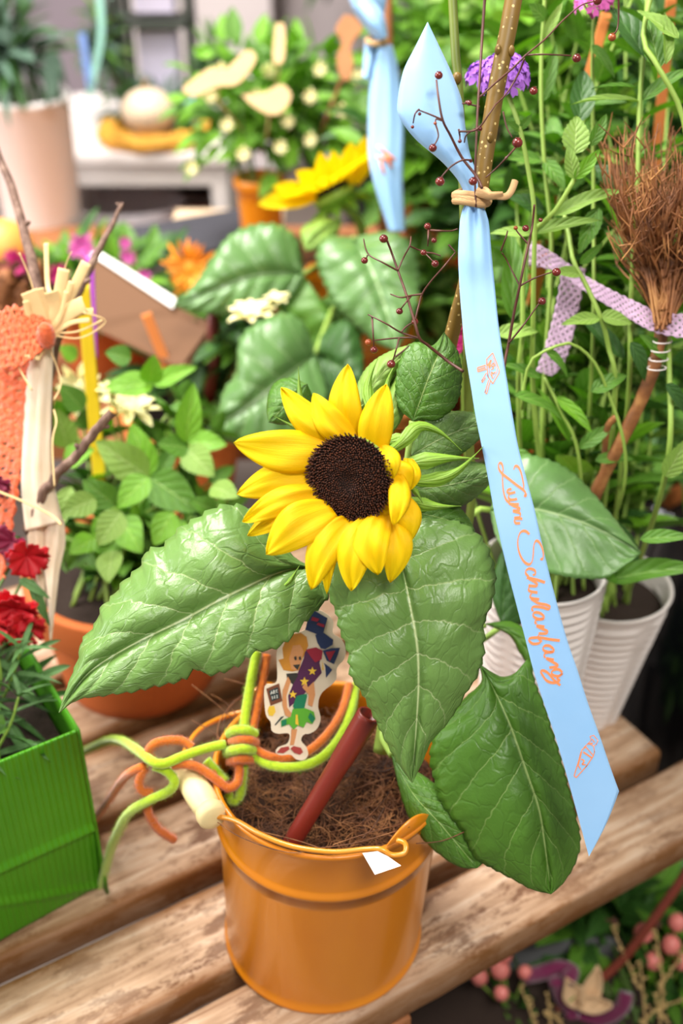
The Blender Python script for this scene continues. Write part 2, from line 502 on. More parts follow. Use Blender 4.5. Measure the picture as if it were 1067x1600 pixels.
# ------------------------------------------------------------------ the orange pail
t = NT('orange_enamel'); f = t.noise(t.scaled(t.obj(), (3, 3, 1)), 14, 3)
t.set(color=t.mix(f, hexc('d47800'), hexc('e08a06')), rough=.36, coat=.45, spec=.6); M['orange_enamel'] = t.m
M['brass_wire'] = plain('orange_coated_wire', 'd98a1f', .3, .08, coat=.5)
M['beech'] = plain('pale_beech', 'efd9a0', .5, .08, 40)
PC = Vector((.0015, 0, .0005))
def pail(root, c, R0=.0700, R1=.0652, Hh=.157):
    k = lambda z: R1 + (R0 - R1) * z / Hh
    prof = [(.0, .004), (R1 - .004, .004), (R1 - .001, .0), (R1 + .0014, .0), (R1 + .0020, .0015), (R1 + .0014, .0035), (k(.006) , .005)]
    for i in range(1, 12): prof.append((k(Hh * i / 15), Hh * i / 15))
    zr = Hh * .755
    prof += [*[(k(zr) + .0011 * (1 + cos(pi * q / 5)), zr + .0052 * q / 5) for q in range(-5, 6)], (k(Hh) + .0002, Hh - .006), (R0 + .0016, Hh - .003), (R0 + .0024, Hh - .0008), (R0 + .0016, Hh + .0006), (R0 , Hh + .0004), (R0 - .0012, Hh - .001), (R0 - .0014, Hh - .01), (R1 - .003, .006), (0, .006)]
    b = MB(); b.lathe(prof, c, 96)
    b.v = [(x + (z - c.z) / Hh * .0065, y, z) for x, y, z in b.v]
    body = b.build('body', M['orange_enamel'], root, weld=True)
    return body
pl = thing('metal_pail', 'orange enamelled pail in the foreground, holding the sunflower, with beech grip', 'pail', PC)
pail(pl, PC)
# two raised ears on the rim
def rimpt(px, py, z=.157, rr=.0):
    g = G(px, py, z); return g
def ear(ang, parent, c, R=.0705):
    b = MB(); rows = []
    for i in range(13):
        a = ang + (i - 6) / 6 * .24; q = 1 - ((i - 6) / 6) ** 2
        rows.append([((c.x + .0065 + cos(a) * rr_, c.y + sin(a) * rr_, c.z + z), (0, 0)) for rr_, z in ((R - .0005, .150), (R + .001, .156 + .004 * q), (R + .0012, .158 + .012 * q), (R, .1575 + .012 * q), (R - .0008, .15))])
    b.grid(rows, closed=True)
    return b.build('ear', M['orange_enamel'], parent, weld=True)
ge = G(636, 1308, .160); a_f = atan2(ge.y - PC.y, ge.x - PC.x)
ear(a_f, pl, PC); ear(a_f + pi, pl, PC)
# wire bail lying round the left side, through the grip
bx = [P(620, 1313, .628), P(633, 1318, .626), P(632, 1333, .624), P(612, 1336, .624), P(596, 1327, .624), P(570, 1327, .626), P(520, 1331, .6265), P(460, 1323, .631), P(410, 1305, .640), P(370, 1283, .652), P(346, 1277, .658), P(331, 1276, .660)]
b = MB(); b.tube(cr(bx, 90), .0016, 8); b.build('bail', M['brass_wire'], pl)
bx2 = [P(285, 1196, .695), P(290, 1170, .715), P(312, 1140, .735), P(345, 1122, .752), P(380, 1112, .756)]
b = MB(); b.tube(cr(bx2, 40), .0016, 8); b.build('bail', M['brass_wire'], pl)
g0, g1 = P(335, 1280, .657), P(280, 1190, .700)
ax = (g1 - g0); Lg = ax.length; fr3 = frame(ax, Vector((0, 0, 1)))
prof = [(0, 0), (.0030, 0), (.0072, .0004), (.0088, .0022), (.0090, .0060), (.0084, .0082), (.0070, .0094), (.0070, .0102), (.0082, .0125), (.0087, .022), (.0084, .034), (.0074, Lg - .012), (.0066, Lg - .009), (.0078, Lg - .006), (.0074, Lg - .001), (.003, Lg), (0, Lg)]
b = MB(); b.lathe(prof, (0, 0, 0), 32)
b.v = [tuple(g0 + fr3 @ Vector((p[0], p[2], p[1]))) for p in b.v]
gr = b.build('grip', M['beech'], pl, weld=True)
tag(gr, 'pale turned beech grip')
b = MB(); q = [P(566, 1333, .621), P(585, 1366, .618), P(626, 1352, .618), P(606, 1338, .6225), P(590, 1330, .623)]
b.poly(q, Vector((.0002, -.0004, .0001))); tag(b.build('paper_tag', M['paper'], pl, smooth=False), 'white paper tag')

# coir filling
t = NT('brown_coir'); f = t.noise(t.obj(), 300, 4); t.set(color=t.mix(f, hexc('1c110a'), hexc('4a2c18')), rough=.95); t.bump(f, .002); M['coir'] = t.m
t = NT('coir_fibre'); r_ = t.n('ShaderNodeTexCoord').outputs['UV']; f = t.noise(t.obj(), 45, 3, .7)
t.set(color=t.ramp(f, [(.35, hexc('331c0f')), (.5, hexc('6e4222')), (.70, hexc('a87444'))]), rough=.7); M['fibre'] = t.m
b = MB(); rows = []
for i in range(15):
    r0 = .0676 * i / 14
    rows.append([((PC.x + .005 + cos(a) * r0, PC.y + sin(a) * r0, .128 + .010 * noise.noise(Vector((cos(a) * r0 * 40, sin(a) * r0 * 40, 2))) + .006 * (1 - (i / 14) ** 2)), (0, 0)) for a in [2 * pi * j / 48 for j in range(48)]])
b.grid(rows, closed=True)
rnd = random.Random(5)
b.cur = 1
for k in range(2100):
    a = rnd.random() * 2 * pi; r0 = .064 * sqrt(rnd.random()); z = .131 + rnd.random() * .012
    p = Vector((PC.x + .005 + cos(a) * r0, PC.y + sin(a) * r0, z)); h = rnd.random() * 2 * pi; L = rnd.uniform(.008, .026); cv = rnd.uniform(-2.2, 2.2); up = rnd.uniform(-.25, .5)
    pts = []
    for i in range(5):
        pts.append(p.copy()); h += cv * .35
        p = p + Vector((cos(h), sin(h), up - .35 * i * .3)) * L / 4
        rr = sqrt((p.x - PC.x) ** 2 + (p.y - PC.y) ** 2)
        if rr > .064: p.x = PC.x + .002 + (p.x - PC.x) * .066 / rr; p.y = PC.y + (p.y - PC.y) * .066 / rr
    b.tube(pts, [rnd.uniform(.00014, .00032)] * 5, 3, cap=False)
coir = b.build('coir_fibre', [M['coir'], M['fibre']])
tag(coir, 'brown coconut fibre filling the orange pail round the sunflower stem', 'coir', kind='stuff')
# a few long fibres sticking out over the rim
b = MB()
loose = [[(390, 1205, .70), (340, 1150, .715), (300, 1125, .72)], [(395, 1160, .72), (360, 1105, .73), (330, 1085, .73)], [(400, 1120, .73), (372, 1092, .73), (352, 1120, .72), (345, 1165, .71)], [(345, 1200, .70), (342, 1130, .71), (385, 1082, .73), (420, 1072, .735)],
         [(380, 1140, .72), (350, 1110, .725), (300, 1070, .73)], [(410, 1300, .655), (470, 1315, .640), (520, 1333, .63)], [(520, 1320, .635), (580, 1300, .64), (648, 1282, .65)], [(560, 1290, .65), (600, 1250, .65), (617, 1215, .645)],
         [(500, 1325, .63), (560, 1316, .632), (640, 1292, .64)], [(340, 1285, .655), (380, 1310, .642), (450, 1332, .63), (500, 1326, .63)], [(650, 1318, .645), (690, 1314, .648), (725, 1300, .65)], [(600, 1262, .65), (585, 1290, .645), (566, 1310, .64)], [(425, 1090, .73), (400, 1075, .735), (350, 1060, .74)], [(560, 1200, .68), (600, 1205, .675), (630, 1190, .67)]]
for l in loose: b.tube(cr([P(*q) for q in l], 18), .00034, 5)
o = b.build('fibre_strand', M['fibre']); tag(o, 'loose long coconut fibres straying over the rim of the orange pail', 'coir', kind='stuff')

# dark red plastic tube
t = NT('dark_red_plastic'); t.set(color=hexc('7d2a20'), rough=.38, spec=.5); M['red_plastic'] = t.m
A0, A1 = P(455, 1318, .665), P(577, 1116, .632)
ax = (A1 - A0).normalized(); L = (A1 - A0).length; n3 = frame(ax, TOCAM)
b = MB(); rows = []
for i, (s, r0) in enumerate([(0, .0052), (L * .3, .0054), (L * .62, .0057), (L * .66, .0062), (L * .97, .0066), (L, .0066), (L, .0052), (L * .9, .005)]):
    rows.append([((A0 + n3 @ Vector((cos(2 * pi * j / 24) * (r0 * (1 + .05 * (j % 4 == 0)) if i < 5 else r0), s, sin(2 * pi * j / 24) * r0))), (0, 0)) for j in range(24)])
b.grid(rows, closed=True); ids = b.v
b.face(*[24 * 7 + j for j in range(24)])
o = b.build('plastic_stake_tube', M['red_plastic'], weld=True); tag(o, 'dark red plastic tube slanting out of the coir in the orange pail', 'tube')

# ------------------------------------------------------------------ the sunflower
t = NT('sunflower_petal'); uv = t.n('ShaderNodeUVMap').outputs[0]; sp = t.n('ShaderNodeSeparateXYZ'); t.l(uv, sp.inputs[0])
f1 = t.noise(t.scaled(uv, (1.2, 26, 1)), 1.5, 3); f2 = t.noise(t.obj(), 60, 2)
col = t.mix(t.mth('SUBTRACT', 1, t.mth('MULTIPLY', sp.outputs[0], 1.15), clamp=True), hexc('ffe408'), hexc('ffc800'))
col = t.mix(t.mth('MULTIPLY', f1, .35), col, hexc('ffd000'))
t.set(color=col, rough=.5, spec=.3); t.bump(f1, .0006, .6); t.translucent(hexc('ffee10'), .42); M['petal'] = t.m
sun = thing('sunflower', 'sharp yellow sunflower with dark brown centre, in the foreground orange pail', 'flower', P(600, 1165, .70))
zz = lambda x, y: (340 + x * .3374, 540 + y * .3374)
FD = .573
fc = P(*zz(605, 625), FD)
t = NT('disc_florets'); f = t.noise(t.obj(), 500, 2); ft = t.n('ShaderNodeUVMap').outputs[0]; sp = t.n('ShaderNodeSeparateXYZ'); t.l(ft, sp.inputs[0])
col = t.mix(sp.outputs[0], hexc('1e0c04'), hexc('6e3414')); t.set(color=col, rough=.7); M['floret'] = t.m
M['disc_base'] = plain('disc_base', '1d0e07', .9, .3, 400)
head = MB(); n3 = frame((0.05, .3, 1), (TOCAM + Vector((-.22, 0, .0))))     # columns x(right) y(up) z(out)
XR, YU, ZO = n3.col[0], n3.col[1], n3.col[2]
S = FD / FPX
RX, RY = 66 * S, 70 * S
rows = []
for i in range(10):
    q = i / 9
    rows.append([((fc + XR * cos(a) * RX * q + YU * sin(a) * RY * q + ZO * (.0035 * (1 - q * q) - .002 - .0022 * exp(-(q * 5) ** 2))), (0, 0)) for a in [2 * pi * j / 36 for j in range(36)]])
head.grid(rows, closed=True)
disc = head.build('disc', M['disc_base'], sun, origin=fc)
fl = MB(); rnd = random.Random(3); NF = 1250
for k in range(NF):
    q = sqrt((k + .5) / NF); a = k * 2.39996
    base = fc + XR * cos(a) * RX * q + YU * sin(a) * RY * q + ZO * (.0035 * (1 - q * q) - .002 - .0022 * exp(-(q * 5) ** 2))
    out = (ZO + (XR * cos(a) + YU * sin(a)) * (.15 + .9 * max(0, q - .8) / .2) + Vector((rnd.uniform(-.2, .2), rnd.uniform(-.2, .2), rnd.uniform(-.2, .2)))).normalized()
    h = .0010 + .0016 * q * q + rnd.uniform(0, .0009); r0 = .00042 + .0001 * rnd.random()
    if q < .18: h *= .5
    m = frame(out, XR); t0 = rnd.uniform(0, .35)
    ids = []
    for s, rr, cc in ((0, 1, 0), (.8, .9, .15 + t0), (1, .35, t0 + (.75 if rnd.random() < .5 * min(1, 1.6 * q) else .1))):
        ids.append([fl.vert(base + m @ Vector((cos(2 * pi * j / 4) * r0 * rr, s * h, sin(2 * pi * j / 4) * r0 * rr)), (cc, 0)) for j in range(4)])
    for A_, B_ in zip(ids, ids[1:]):
        for j in range(4): fl.face(A_[j], A_[(j + 1) % 4], B_[(j + 1) % 4], B_[j])
    fl.face(*ids[-1])
o = fl.build('florets', M['floret'], disc); o.location = (0, 0, 0)
o.data.transform(Matrix.Translation(-fc)); tag(o, kind='stuff')

def petal(base, tip, w, d0=.0, d1=-.004, bend=0, cup=.0025, seed=0, twist=0, nu=20, nv=5, pw=.92, mat='petal', parent=sun, name='petal', arch=.006):
    bx, by = zz(*base); tx, ty = zz(*tip); w = w * .3374 / 2
    dx, dy = tx - bx, ty - by; L = sqrt(dx * dx + dy * dy); nx, ny = -dy / L, dx / L; w *= 1.16
    bx -= dx / L * 6; by -= dy / L * 6
    b = MB(); rows = []
    for i in range(nu + 1):
        u = i / nu
        hw = w * (sin(pi * min(1, .12 + .88 * u ** pw)) ** .72) if u < 1 else 0
        hw = max(hw, w * .30 if u < .2 else 0)
        mx = bx + dx * u + nx * bend * sin(pi * u); my = by + dy * u + ny * bend * sin(pi * u)
        dd = FD + .0035 + d0 + (d1 - d0) * u - arch * sin(pi * u)
        row = []
        for j in range(-nv, nv + 1):
            q = j / nv
            rip = .00045 * sin(q * 9 + seed) + .0008 * sin(u * 7 + seed * 2 + q * 3)
            row.append((P(mx + nx * hw * q, my + ny * hw * q, dd + cup * q * q * sin(pi * min(1, u + .1)) + twist * q * u + rip + .0006 * (1 - abs(q)) * (1 if abs(q) < .35 else 0)), (u, .5 + .5 * q)))
        rows.append(row)
    b.grid(rows)
    o = b.build(name, M[mat], parent); solid(o, .00022); return o
PET = [((560, 430), (281, 182), 128, .004, .006, -10, 1), ((610, 430), (432, 206), 120, .003, .003, -8, 2), ((620, 430), (601, 68), 134, .005, .006, -8, 3), ((720, 500), (785, 160), 140, .002, -.002, -4, 4),
       ((500, 490), (55, 448), 176, .004, .000, -6, 5), ((450, 620), (72, 692), 150, .006, .003, 9, 6), ((460, 690), (98, 822), 120, .003, -.001, 8, 7), ((460, 720), (122, 888), 110, .008, .006, 6, 8),
       ((520, 770), (210, 978), 178, .001, -.006, 10, 9), ((600, 820), (424, 1147), 140, .001, -.004, 12, 10), ((600, 840), (500, 1168), 66, .006, .004, 12, 11), ((610, 800), (560, 960), 150, .006, .004, 2, 12),
       ((700, 820), (614, 1153), 146, .000, -.005, 10, 13), ((750, 800), (740, 1080), 150, -.001, -.006, 12, 14), ((780, 800), (801, 1115), 130, .003, .001, -14, 15), ((830, 700), (875, 950), 110, .006, .004, -12, 16),
       ((830, 610), (812, 852), 92, -.004, -.012, -7, 17), ((800, 560), (890, 700), 110, .003, .003, -8, 18), ((760, 480), (812, 640), 84, -.002, -.007, -8, 19), ((880, 540), (868, 700), 70, .008, .006, -9, 20), ((650, 430), (560, 300), 120, .008, .010, 0, 21), ((840, 700), (790, 560), 60, .004, .0, 0, 22), ((760, 740), (880, 830), 150, .007, .007, 0, 23), ((520, 800), (430, 900), 120, .008, .008, 0, 24)]
for ba, ti, w, d0, d1, be, sd in PET: petal(ba, ti, w, d0, d1, be, seed=sd)
# green back of the head and bracts
rec = fc - ZO * .009
b = MB(); b.ball(rec, .021, 20, 10, (1, 1, .38), n3); b.build('receptacle', M['sepal'], sun, weld=True)
z6 = lambda x, y: (600 + x * .1687, 620 + y * .1687)
def bract(pts, w, d, seed=0):
    """pts in photograph px; a long tapering bract"""
    c = cr([(x, y, dd) for (x, y), dd in zip(pts, d)], 17); b = MB(); rows = []
    for i, (x, y, dd) in enumerate(c):
        u = i / 16; x2, y2, _ = c[min(i + 1, 16)]; x1, y1, _ = c[max(i - 1, 0)]
        L = sqrt((x2 - x1) ** 2 + (y2 - y1) ** 2) + 1e-6; nx, ny = -(y2 - y1) / L, (x2 - x1) / L
        hw = w * (.55 + 1.2 * u if u < .32 else max(.05, (1 - (u - .32) / .68) ** 1.6 * .934))
        rows.append([(P(x + nx * hw * q, y + ny * hw * q, dd + .003 * q * q), (u, .5 + .5 * q)) for q in (-1, -.5, 0, .5, 1)])
    b.grid(rows)
    hr = random.Random(seed)
    for i in range(1, 16):                      # hairs on the edge
        for q in (0, -1):
            p = Vector(rows[i][q][0]); e = (p - Vector(rows[i][2][0])).normalized() if (p - Vector(rows[i][2][0])).length > 1e-5 else XR
            b.tube([p, p + e * hr.uniform(.0008, .0016) + TOCAM * .0003], [.00009, .00003], 3, cap=False)
    o = b.build('bract', M['sepal'], sun); return o
for pts, w, d in [([z6(20, 420), z6(200, 380), z6(320, 260)], 13, (.59, .588, .60)), ([z6(60, 500), z6(190, 400), z6(330, 275), z6(520, 330), z6(720, 500)], 13, (.588, .586, .59, .592, .595)), ([z6(180, 640), z6(330, 600), z6(600, 570), z6(880, 572)], 15, (.588, .586, .586, .588)),
                  ([z6(260, 780), z6(460, 770), z6(680, 690), z6(920, 460)], 13, (.590, .588, .584, .578)), ([z6(220, 960), z6(330, 990), z6(500, 1015), z6(715, 1012)], 12, (.59, .588, .586, .587)), ([z6(250, 830), z6(310, 900), z6(365, 1000)], 5, (.585, .582, .58)),
                  ([(483, 652), (470, 630), (466, 572)], 7, (.600, .602, .605)), ([(500, 680), (462, 668), (425, 648)], 6, (.592, .596, .60)), ([(578, 640), (575, 600), (590, 560)], 10, (.60, .605, .61)), ([(600, 660), (605, 600), (622, 560)], 9, (.60, .605, .61)), ([(628, 860), (632, 880), (640, 886)], 4, (.585, .583, .58)), ([(445, 915), (455, 905), (470, 880)], 4, (.60, .60, .60))]:
    bract(pts, w, d, int(w))
# stem down into the pail
st = [rec - ZO * .004, P(628, 800, .615), P(640, 880, .640), P(632, 980, .672), P(612, 1080, .695), P(596, 1175, .702)]
b = MB(); b.tube(cr(st, 40), [.0048 + .0004 * (i / 39) for i in range(40)], 14); b.build('stem', M['stem_green'], sun)

# leaves ------------------------------------------------------
za = lambda x, y: (90 + x * .4405, 780 + y * .4405)
zb = lambda x, y: (500 + x * .403, 780 + y * .403)
def ab(f, pts): return [f(*p) for p in pts]
mid = [(*za(*p), d) for p, d in zip([(905, 240), (790, 258), (600, 345), (450, 425), (240, 530), (100, 625), (5, 757)], (.634, .628, .618, .612, .606, .600, .596))]
up = ab(za, [(905, 238), (850, 215), (790, 150), (700, 50), (650, 22), (570, 25), (490, 68), (430, 105), (372, 165), (318, 182), (290, 240), (235, 290), (200, 340), (158, 380), (135, 440), (85, 505), (75, 560), (58, 605), (35, 665), (5, 757)])
lo = ab(za, [(905, 242), (945, 290), (962, 345), (930, 385), (885, 430), (832, 490), (770, 532), (700, 545), (640, 592), (545, 625), (495, 605), (450, 640), (400, 655), (330, 670), (265, 685), (200, 692), (150, 700), (95, 705), (50, 722), (5, 757)])
loft_leaf(sun, M['leaf_hero'], mid, up, lo, .020, .000, 24, 2.2, 15, 144, .0011, 7, .0012, petiole=[(*za(905, 240), .634), (520, 893, .648), (570, 915, .655), (632, 960, .664)], seed=1, camber=-.004)
mid = [(*zb(*p), d) for p, d in zip([(310, 215), (345, 390), (375, 560), (382, 700), (375, 850), (357, 1098)], (.606, .597, .594, .596, .600, .608))]
le = ab(zb, [(310, 215), (200, 170), (90, 190), (38, 205), (20, 290), (32, 370), (60, 440), (72, 500), (105, 590), (115, 680), (160, 750), (200, 830), (250, 930), (300, 1020), (357, 1098)])
ri = ab(zb, [(310, 215), (335, 130), (370, 80), (460, 75), (550, 92), (620, 140), (662, 210), (682, 300), (668, 400), (640, 470), (636, 560), (632, 620), (608, 690), (570, 745), (500, 860), (430, 940), (400, 1010), (357, 1098)])
loft_leaf(sun, M['leaf_hero_l2'] if 'leaf_hero_l2' in M else M['leaf_hero'], mid, le, ri, .004, .010, 26, 2.0, 15, 130, .0010, 7, .0014, seed=2, camber=-.003, petiole=[(*zb(310, 215), .606), (636, 900, .63), (634, 940, .650)])
mid = [(*zb(*p), d) for p, d in zip([(618, 640), (665, 720), (740, 880), (800, 1050), (850, 1200), (872, 1340), (895, 1530)], (.660, .652, .643, .640, .640, .644, .652))]
le = ab(zb, [(618, 640), (625, 710), (560, 772), (500, 850), (442, 920), (425, 1000), (440, 1080), (460, 1160), (500, 1220), (545, 1280), (572, 1335), (600, 1390), (650, 1422), (700, 1450), (760, 1480), (820, 1512), (895, 1530)])
ri = ab(zb, [(618, 640), (700, 688), (760, 672), (810, 622), (830, 700), (870, 800), (920, 960), (960, 1100), (990, 1220), (1010, 1330), (985, 1420), (940, 1490), (895, 1530)])
loft_leaf(sun, M['leaf_hero_dark'], mid, le, ri, .012, .012, 26, 1.2, 14, 120, .0009, 7, .0010, seed=3, camber=-.002, petiole=[(*zb(618, 640), .660), (735, 1010, .672), (690, 1060, .690), (614, 1085, .695)])
# small bottom leaf, leaves behind the head
mid = [(612, 1180, .672), (645, 1240, .655), (690, 1290, .652), (745, 1356, .655)]
loft_leaf(sun, M['leaf_hero_dark'], mid, [(612, 1180), (632, 1260), (660, 1310), (700, 1345), (725, 1356), (745, 1356)], [(612, 1180), (680, 1225), (720, 1260), (745, 1300), (758, 1340), (745, 1356)], .006, .006, 10, .5, 8, 40, .0005, 5, seed=4, petiole=[(612, 1180, .672), (596, 1150, .69), (606, 1125, .697)])
simple_leaf(sun, M['leaf_hero'], (642, 712, .625), (772, 655, .625), 40, bend=-6, pw=.8, seed=5, dl=.01, dr=.004)
simple_leaf(sun, M['leaf_hero'], (640, 765, .628), (778, 735, .625), 42, bend=6, pw=.8, seed=6)
simple_leaf(sun, M['leaf_hero_dark'], (645, 800, .632), (742, 830, .632), 34, bend=-4, pw=.8, seed=7)
mid = [(645, 658, .620), (668, 594, .616), (688, 546, .622), (694, 519, .628)]
loft_leaf(sun, M['leaf_hero_dark'], mid, [(645, 658), (622, 635), (618, 590), (632, 545), (652, 534), (675, 540), (694, 519)], [(645, 658), (660, 657), (686, 656), (714, 630), (722, 590), (716, 550), (694, 519)], .006, .006, 18, .7, 10, 60, .0006, 6, seed=8, petiole=[(645, 658, .62), (640, 690, .622), (632, 740, .62)])
simple_leaf(sun, M['leaf_light'], (560, 640, .625), (650, 538, .63), 26, bend=-10, pw=.8, seed=9)
simple_leaf(sun, M['leaf_light'], (590, 690, .622), (640, 560, .626), 22, bend=3, pw=.8, seed=10)
simple_leaf(sun, M['leaf_hero_dark'], (480, 600, .66), (420, 660, .66), 40, seed=11)

# ------------------------------------------------------------------ felt cords
def felt_mat(name, h):
    t = NT(name); f = t.noise(t.obj(), 350, 4, .7); c = hexc(h)
    t.set(color=t.mix(f, tuple(x * .72 for x in c), tuple(min(1, x * 1.25) for x in c)), rough=.95, sheen=.5, spec=.2); t.bump(f, .0008); return t.m
M['felt_green'] = felt_mat('lime_felt', 'a6c61e'); M['felt_orange'] = felt_mat('orange_felt', 'cc6a1d')
def cord(root, mat, paths, r0, seed):
    rr = random.Random(seed); fz = MB()
    for pth in paths:
        c = cr([P(*q) for q in pth], max(16, 7 * len(pth))); b = MB()
        b.tube(c, [r0 * (1 + .10 * noise.noise(Vector((i * .5, seed, 0)))) for i in range(len(c))], 12)
        b.build('strand', mat, root)
        for i in range(len(c) * 22):
            k = rr.randrange(len(c) - 1); p = Vector(c[k]).lerp(Vector(c[k + 1]), rr.random()); tdir = (Vector(c[k + 1]) - Vector(c[k])).normalized()
            d = Vector((rr.uniform(-1, 1), rr.uniform(-1, 1), rr.uniform(-1, 1))); d -= tdir * d.dot(tdir) * .6; d.normalize()
            p = p + d * r0 * .95
            fz.tube([p, p + d * rr.uniform(.0004, .0012) + tdir * rr.uniform(-.0008, .0008), p + d * rr.uniform(.0006, .0016) + Vector((rr.uniform(-1, 1), rr.uniform(-1, 1), rr.uniform(-1, 1))) * .0012], [.00006, .00005, .00003], 3, cap=False)
    tag(fz.build('fuzz', mat, root), kind='stuff')
gc = thing('felt_rope', 'lime green felt cord looped round the pail rim and tied with the orange one', 'cord', P(375, 1230, .70))
cord(gc, M['felt_green'], [
    [(401, 1018, .700), (393, 1060, .697), (386, 1100, .694), (380, 1142, .690)],
    [(358, 1147, .688), (368, 1141, .682), (385, 1141, .680), (399, 1147, .684)],
    [(354, 1176, .686), (366, 1172, .679), (384, 1170, .677), (397, 1173, .683)],
    [(352, 1163, .684), (320, 1170, .680), (285, 1182, .676), (255, 1194, .672), (238, 1190, .672), (214, 1172, .690), (190, 1158, .730), (166, 1158, .79), (130, 1175, .87)],
    [(240, 1196, .676), (262, 1206, .676), (273, 1222, .676), (262, 1237, .680), (230, 1252, .686), (202, 1270, .700), (186, 1296, .725), (172, 1330, .765), (160, 1375, .80), (150, 1400, .82)],
    [(322, 1188, .688), (338, 1206, .688), (352, 1222, .684)],
    [(380, 1196, .686), (378, 1220, .688), (374, 1244, .690), (364, 1252, .692), (356, 1240, .694)],
    [(395, 1180, .684), (415, 1193, .680), (445, 1199, .676), (480, 1195, .674), (510, 1178, .678), (535, 1145, .690), (549, 1110, .704), (556, 1070, .722)]], .0030, 3)
oc = thing('felt_rope', 'burnt orange felt cord looped beside the lime one on the pail rim', 'cord', P(390, 1220, .70))
cord(oc, M['felt_orange'], [
    [(417, 1022, .703), (411, 1060, .700), (403, 1100, .696), (395, 1140, .692)],
    [(361, 1159, .686), (374, 1156, .680), (390, 1156, .679), (400, 1160, .684)],
    [(358, 1190, .686), (370, 1187, .680), (384, 1186, .679), (396, 1188, .684)],
    [(397, 1168, .684), (415, 1180, .681), (440, 1185, .679), (465, 1181, .678), (490, 1168, .680), (515, 1143, .688), (535, 1110, .702), (546, 1070, .718)],
    [(300, 1168, .682), (285, 1158, .682), (262, 1157, .680), (242, 1162, .678), (232, 1174, .680), (236, 1188, .684)],
    [(270, 1196, .678), (290, 1194, .676), (312, 1200, .676), (338, 1218, .676), (356, 1231, .676), (370, 1224, .678), (374, 1206, .682), (372, 1194, .684)],
    [(228, 1196, .682), (205, 1206, .686), (190, 1220, .715), (174, 1244, .76), (155, 1270, .82), (140, 1290, .85)],
    [(226, 1200, .682), (217, 1220, .684), (222, 1236, .686), (238, 1238, .688)],
    [(229, 1258, .694), (234, 1276, .698), (246, 1294, .704), (262, 1306, .710), (272, 1312, .714)]], .0027, 4)
# ------------------------------------------------------------------ printed card figure of a schoolgirl
z7 = lambda x, y: (380 + x * .2249, 930 + y * .2249)
cut = thing('card_figure', 'small printed card figure of a girl with a school cone, glued to the cords', 'decoration', P(450, 1080, .666))
def cpt(x, y, off=0):
    X, Y = z7(x, y); d = .668 - (1190 - Y) * .00005
    return P(X, Y, d - off)
def cflat(pts, mat, off, name, parent=cut, smoothn=0):
    if smoothn: pts = cr(list(pts) + [pts[0]], smoothn)[:-1]
    b = MB(); b.poly([cpt(x, y, off) for x, y in pts], -TOCAM * .00025 if off else -TOCAM * .0012)
    return b.build(name, mat, parent, smooth=False)
out = [(470, 85), (560, 118), (625, 180), (622, 262), (680, 305), (712, 375), (700, 445), (652, 505), (640, 595), (545, 680), (520, 770), (538, 860), (510, 930), (460, 962), (420, 968), (402, 1012), (440, 1060), (450, 1112), (420, 1145), (370, 1142), (328, 1108), (262, 1112), (225, 1095), (240, 1060), (308, 1030), (318, 962), (240, 962), (197, 940), (190, 880), (160, 840), (148, 760), (145, 665), (160, 620), (232, 598), (232, 400), (270, 320), (340, 270), (430, 238), (445, 150)]
cflat(out, plain('card_edge_cream', 'f0dfc4', .5, .03), 0, 'card', smoothn=150)
pm = lambda n, h: plain('print_' + n, h, .45, .08, 900)
hair, skin, darkg, purple, navy, red_, yel, grn, lgrn, shoe, brn, slate_, wht = [pm(*a) for a in (('hair', 'cf8a2a'), ('skin', 'd3915c'), ('line', '33302a'), ('purple', '53204a'), ('navy', '20335f'), ('red', '9c1c34'), ('yellow', 'ecc23a'), ('green', '157a52'), ('lime', '5cab2c'), ('shoe', 'a8403a'), ('brown', '77452c'), ('slate', '2f3a3a'), ('white', 'd8d6ca'))]
